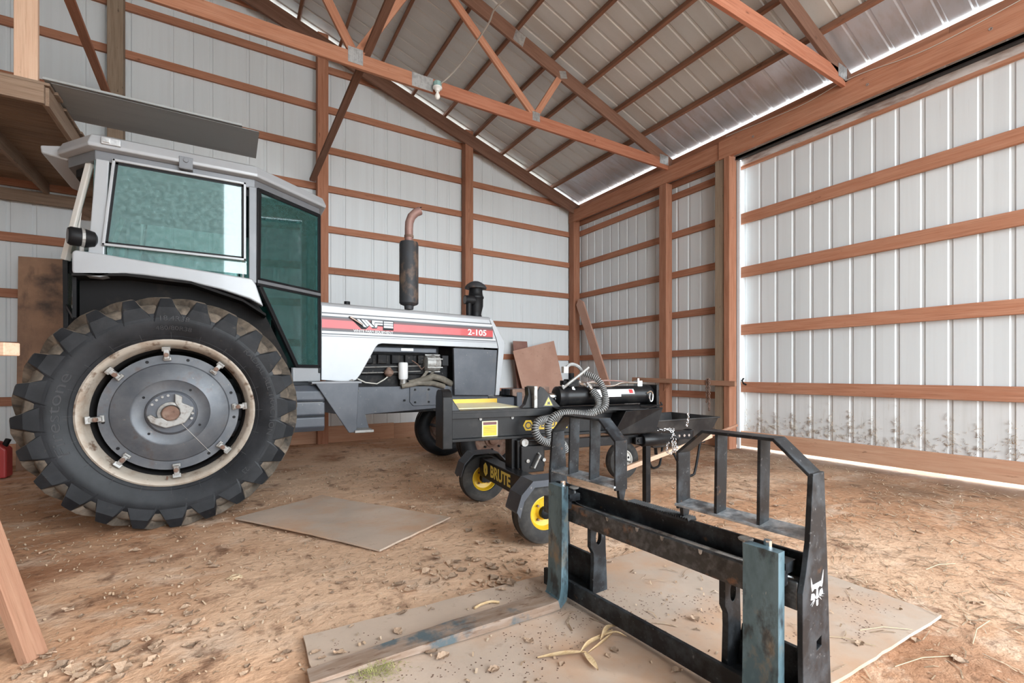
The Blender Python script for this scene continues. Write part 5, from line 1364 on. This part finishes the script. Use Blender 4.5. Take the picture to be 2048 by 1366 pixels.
clus = [(140, 1335, 60, 25, 16), (830, 1165, 40, 25, 12), (975, 1150, 50, 25, 12), (300, 1260, 80, 40, 12), (900, 1110, 60, 25, 14), (1010, 1080, 40, 25, 10)]
queue = [(rl.gauss(c[0], c[2]), min(1362, rl.gauss(c[1], c[3]))) for c in clus for _ in range(c[4])]
while nleaf < 186:
    cl_ = bool(queue)
    px, py = queue.pop() if queue else (rl.uniform(60, 2040), rl.uniform(930, 1360))
    if not cl_ and rl.random() > .35+.65*(1 if px < 1100 else .4): continue
    x_, y_ = ground(px, py)
    if .2 < x_ < 2.8 and .8 < y_ < 2.1: zz = .017
    else: zz = floor_h(x_, y_)
    if -1.3 < x_ < .6 and 4.0 < y_ < 6.6: continue
    a_ = (x_-.79)*.868+(y_-2.885)*.496; b_ = -(x_-.79)*.525+(y_-2.885)*.851
    if -.08 < a_ < .8 and -.08 < b_ < 1.5: continue
    s = rl.uniform(.022, .062) if not cl_ else rl.uniform(.03, .085)
    o = bpy.data.objects.new('dry_leaf', lms[nleaf % 5]); C.objects.link(o)
    o.location = (x_, y_, zz+.001); o.rotation_euler = (rl.uniform(-.2, .2), rl.uniform(-.2, .2), rl.uniform(0, 6.28)); o.scale = (s, s, s*.8)
    if zz == .017: lb_, gr_ = 'small dry tan leaf lying on the large pale panel', 'dry leaves on the pale panel'
    elif x_ < .27: lb_, gr_ = 'small dry tan leaf on the bare dirt near the sawhorse', 'dry leaves on the dirt near the sawhorse'
    elif x_ > 2.3: lb_, gr_ = 'small dry tan leaf on the dirt floor right of the fork', 'dry leaves on the dirt right of the fork'
    else: lb_, gr_ = 'small dry tan leaf on the dirt between the panel and the tractor', 'dry leaves between the panel and the tractor'
    tag(o, lb_, 'leaf', gr_); nleaf += 1
# straw and chips nobody could count
def litter(name, n, region, lmin, lmax, w, mat, label, seed, dens):
    r3 = random.Random(seed); mb = MB(); k = 0; tries = 0
    while k < n and tries < n*6:
        tries += 1
        x_ = r3.uniform(region[0], region[1]); y_ = r3.uniform(region[2], region[3])
        if r3.random() > dens(x_, y_): continue
        if .25 < x_ < 2.76 and .84 < y_ < 2.06 and r3.random() < .72: continue
        z_ = .018 if (.25 < x_ < 2.76 and .84 < y_ < 2.06) else floor_h(x_, y_)+.002
        L = r3.uniform(lmin, lmax); a = r3.gauss(.4, 1.2); ww = w*r3.uniform(.6, 1.5)
        dx, dy = math.cos(a)*L/2, math.sin(a)*L/2; nx, ny = -math.sin(a)*ww/2, math.cos(a)*ww/2
        h = r3.uniform(.002, .012); bend = r3.uniform(-.15, .15)*L
        m = (x_-math.sin(a)*bend, y_+math.cos(a)*bend)
        mb.add([(x_-dx-nx, y_-dy-ny, z_), (x_-dx+nx, y_-dy+ny, z_), (m[0]+nx, m[1]+ny, z_+h), (m[0]-nx, m[1]-ny, z_+h), (x_+dx+nx, y_+dy+ny, z_+.001), (x_+dx-nx, y_+dy-ny, z_+.001)], [(0, 1, 2, 3), (3, 2, 4, 5)])
        k += 1
    o = mb.build(name, mat); o['kind'] = 'stuff'; tag(o, label, 'litter'); return o
litter('straw_litter', 7500, (1.2, 6.1, .2, 7.2), .03, .13, .0045, 'straw_litter', 'loose straw scattered over the right side of the dirt floor', 5, lambda x, y: .25+.75*max(0, min(1, (x-1.5)/2.5))*(.4+.9*max(0, noise.noise(V(x*1.1, y*1.1, 9.0))+.3)))
litter('leaf_litter', 4200, (-1.6, 3.0, .9, 6.0), .010, .035, .007, 'leaf_chips', 'crumbled leaves and bark chips over the left side of the dirt floor', 6, lambda x, y: .25+.75*max(0, noise.noise(V(x*1.6, y*1.6, 2.0))+.35))
# hay stuck along the foot of the sliding door
r4 = random.Random(8); mb = MB()
for k in range(900):
    y_ = r4.uniform(.7, 4.1); z_ = .26+abs(r4.gauss(0, .10)); q = min(range(-2, 22), key=lambda i: abs(i*.2286-y_))*.2286
    y_ = q+(y_-q)*r4.choice((.3, 1.0)); z_ = max(.262, z_ if abs(y_-q) > .03 else z_+abs(r4.gauss(0, .12)))
    a = r4.gauss(1.57, .8); L = r4.uniform(.01, .06)
    p = V(XD+.010, y_, z_); d = V(0, math.cos(a), math.sin(a))*L/2; n_ = V(0, -math.sin(a), math.cos(a))*.0022
    mb.add([p-d-n_, p-d+n_, p+d*.2+n_+V(-.012, 0, 0), p+d+n_*.3], [(0, 1, 2, 3)])
o = mb.build('hay_wisps', 'straw_litter'); o['kind'] = 'stuff'; tag(o, 'wisps of old hay stuck to the bottom of the sliding door', 'hay')
# long straw stalks, each one thing
for k, (px, py, L, a) in enumerate(((1880, 1130, .25, -.2), (1960, 1262, .30, .1), (1770, 1268, .22, -.5), (1905, 1085, .2, .3), (1985, 1180, .24, .6), (1690, 1290, .20, -.9), (1850, 1320, .3, -.3))):
    x_, y_ = ground(px, py)
    zz = (.019 if (.25 < x_ < 2.76 and .84 < y_ < 2.06) else floor_h(x_, y_)+.006)
    o = MB().tube([(-L/2, 0, 0), (0, .01, .006), (L/2, -.008, .002)], .0019, 5).build('straw_stalk', 'straw'); o.location = (x_, y_, zz); o.rotation_euler = (0, 0, a)
    tag(o, 'long pale straw stalk lying on the floor right of the fork', 'straw', 'long straw stalks right of the fork')
# corn husk in front of the frame
hk = empty('corn_husk', (*ground(1165, 1322), .016)); tag(hk, 'dry split corn husk lying on the panel in front of the fork frame', 'corn husk')
def blade(pts, w, name='husk_blade'):
    mb = MB(); P = smooth_path(pts, 5); n = len(P)
    for i, p in enumerate(P):
        d = (P[min(i+1, n-1)]-P[max(i-1, 0)]).normalized(); s = d.cross(V(0, 0, 1)).normalized(); ww = w*math.sin(PI*(.08+.88*i/(n-1)))
        mb.v += [tuple(p-s*ww+V(0, 0, .004)), tuple(p), tuple(p+s*ww+V(0, 0, .005))]
    for i in range(n-1):
        for k in (0, 1): mb.f.append((3*i+k, 3*i+k+1, 3*i+k+4, 3*i+k+3))
    mb.build(name, 'husk', hk, smooth='all')
blade([(-.16, .07, .008), (-.06, .035, .012), (.02, .0, .010)], .013)
blade([(.0, .01, .01), (.06, .03, .02), (.14, .05, .012), (.22, .07, .006)], .012)
blade([(.12, .03, .012), (.18, .06, .03), (.24, .07, .015), (.27, .05, .006)], .012)
blade([(.14, .05, .012), (.20, .03, .02), (.23, .0, .008)], .008)
blade([(.02, -.01, .012), (.08, .0, .018), (.15, .03, .01), (.20, .05, .006)], .007)
blade([(.01, .0, .012), (.0, -.05, .010), (-.01, -.10, .004)], .013)
# clump of grass, stick, rag
gc = empty('grass_clump', (*ground(752, 1352), .015)); tag(gc, 'yellow green tuft of cut grass beside the left tine', 'grass')
r5 = random.Random(4); mb = MB()
for k in range(700):
    p = V(r5.gauss(0, .045), r5.gauss(0, .03), 0); p.z = max(0, .03*(1-(p.length/.09)**2))*r5.random()
    d = V(r5.uniform(-1, 1), r5.uniform(-1, 1), r5.uniform(-.2, .5)).normalized()*r5.uniform(.008, .022); s = d.cross(V(0, 0, 1)).normalized()*.0012
    mb.add([p-s, p+s, p+d], [(0, 1, 2)])
g_ = mb.build('grass_blades', 'moss', gc); g_['kind'] = 'stuff'
st = MB().tube(smooth_path([(-.06, 0, .006), (-.02, .012, .008), (.03, .008, .010), (.065, -.012, .006)], 5), .006, 6).build('bark_strip', 'husk'); st.location = (*ground(972, 1219), .016); tag(st, 'curled strip of pale bark on the panel behind the left tine', 'bark')
rg = MB(); P_ = [(.034*math.cos(2*PI*k/10)*(1+.2*math.sin(3*k)), .034*math.sin(2*PI*k/10)) for k in range(10)]
for k in range(10): rg.tube([(P_[k][0], P_[k][1], .006), (P_[(k+3) % 10][0]*.6, P_[(k+3) % 10][1]*.6, .016), (P_[(k+5) % 10][0], P_[(k+5) % 10][1], .005)], .0025, 4)
o = rg.build('straw_knot', 'straw'); o.location = (*ground(470, 1157), .0); tag(o, 'small round knot of straw on the bare dirt before the tire', 'straw')
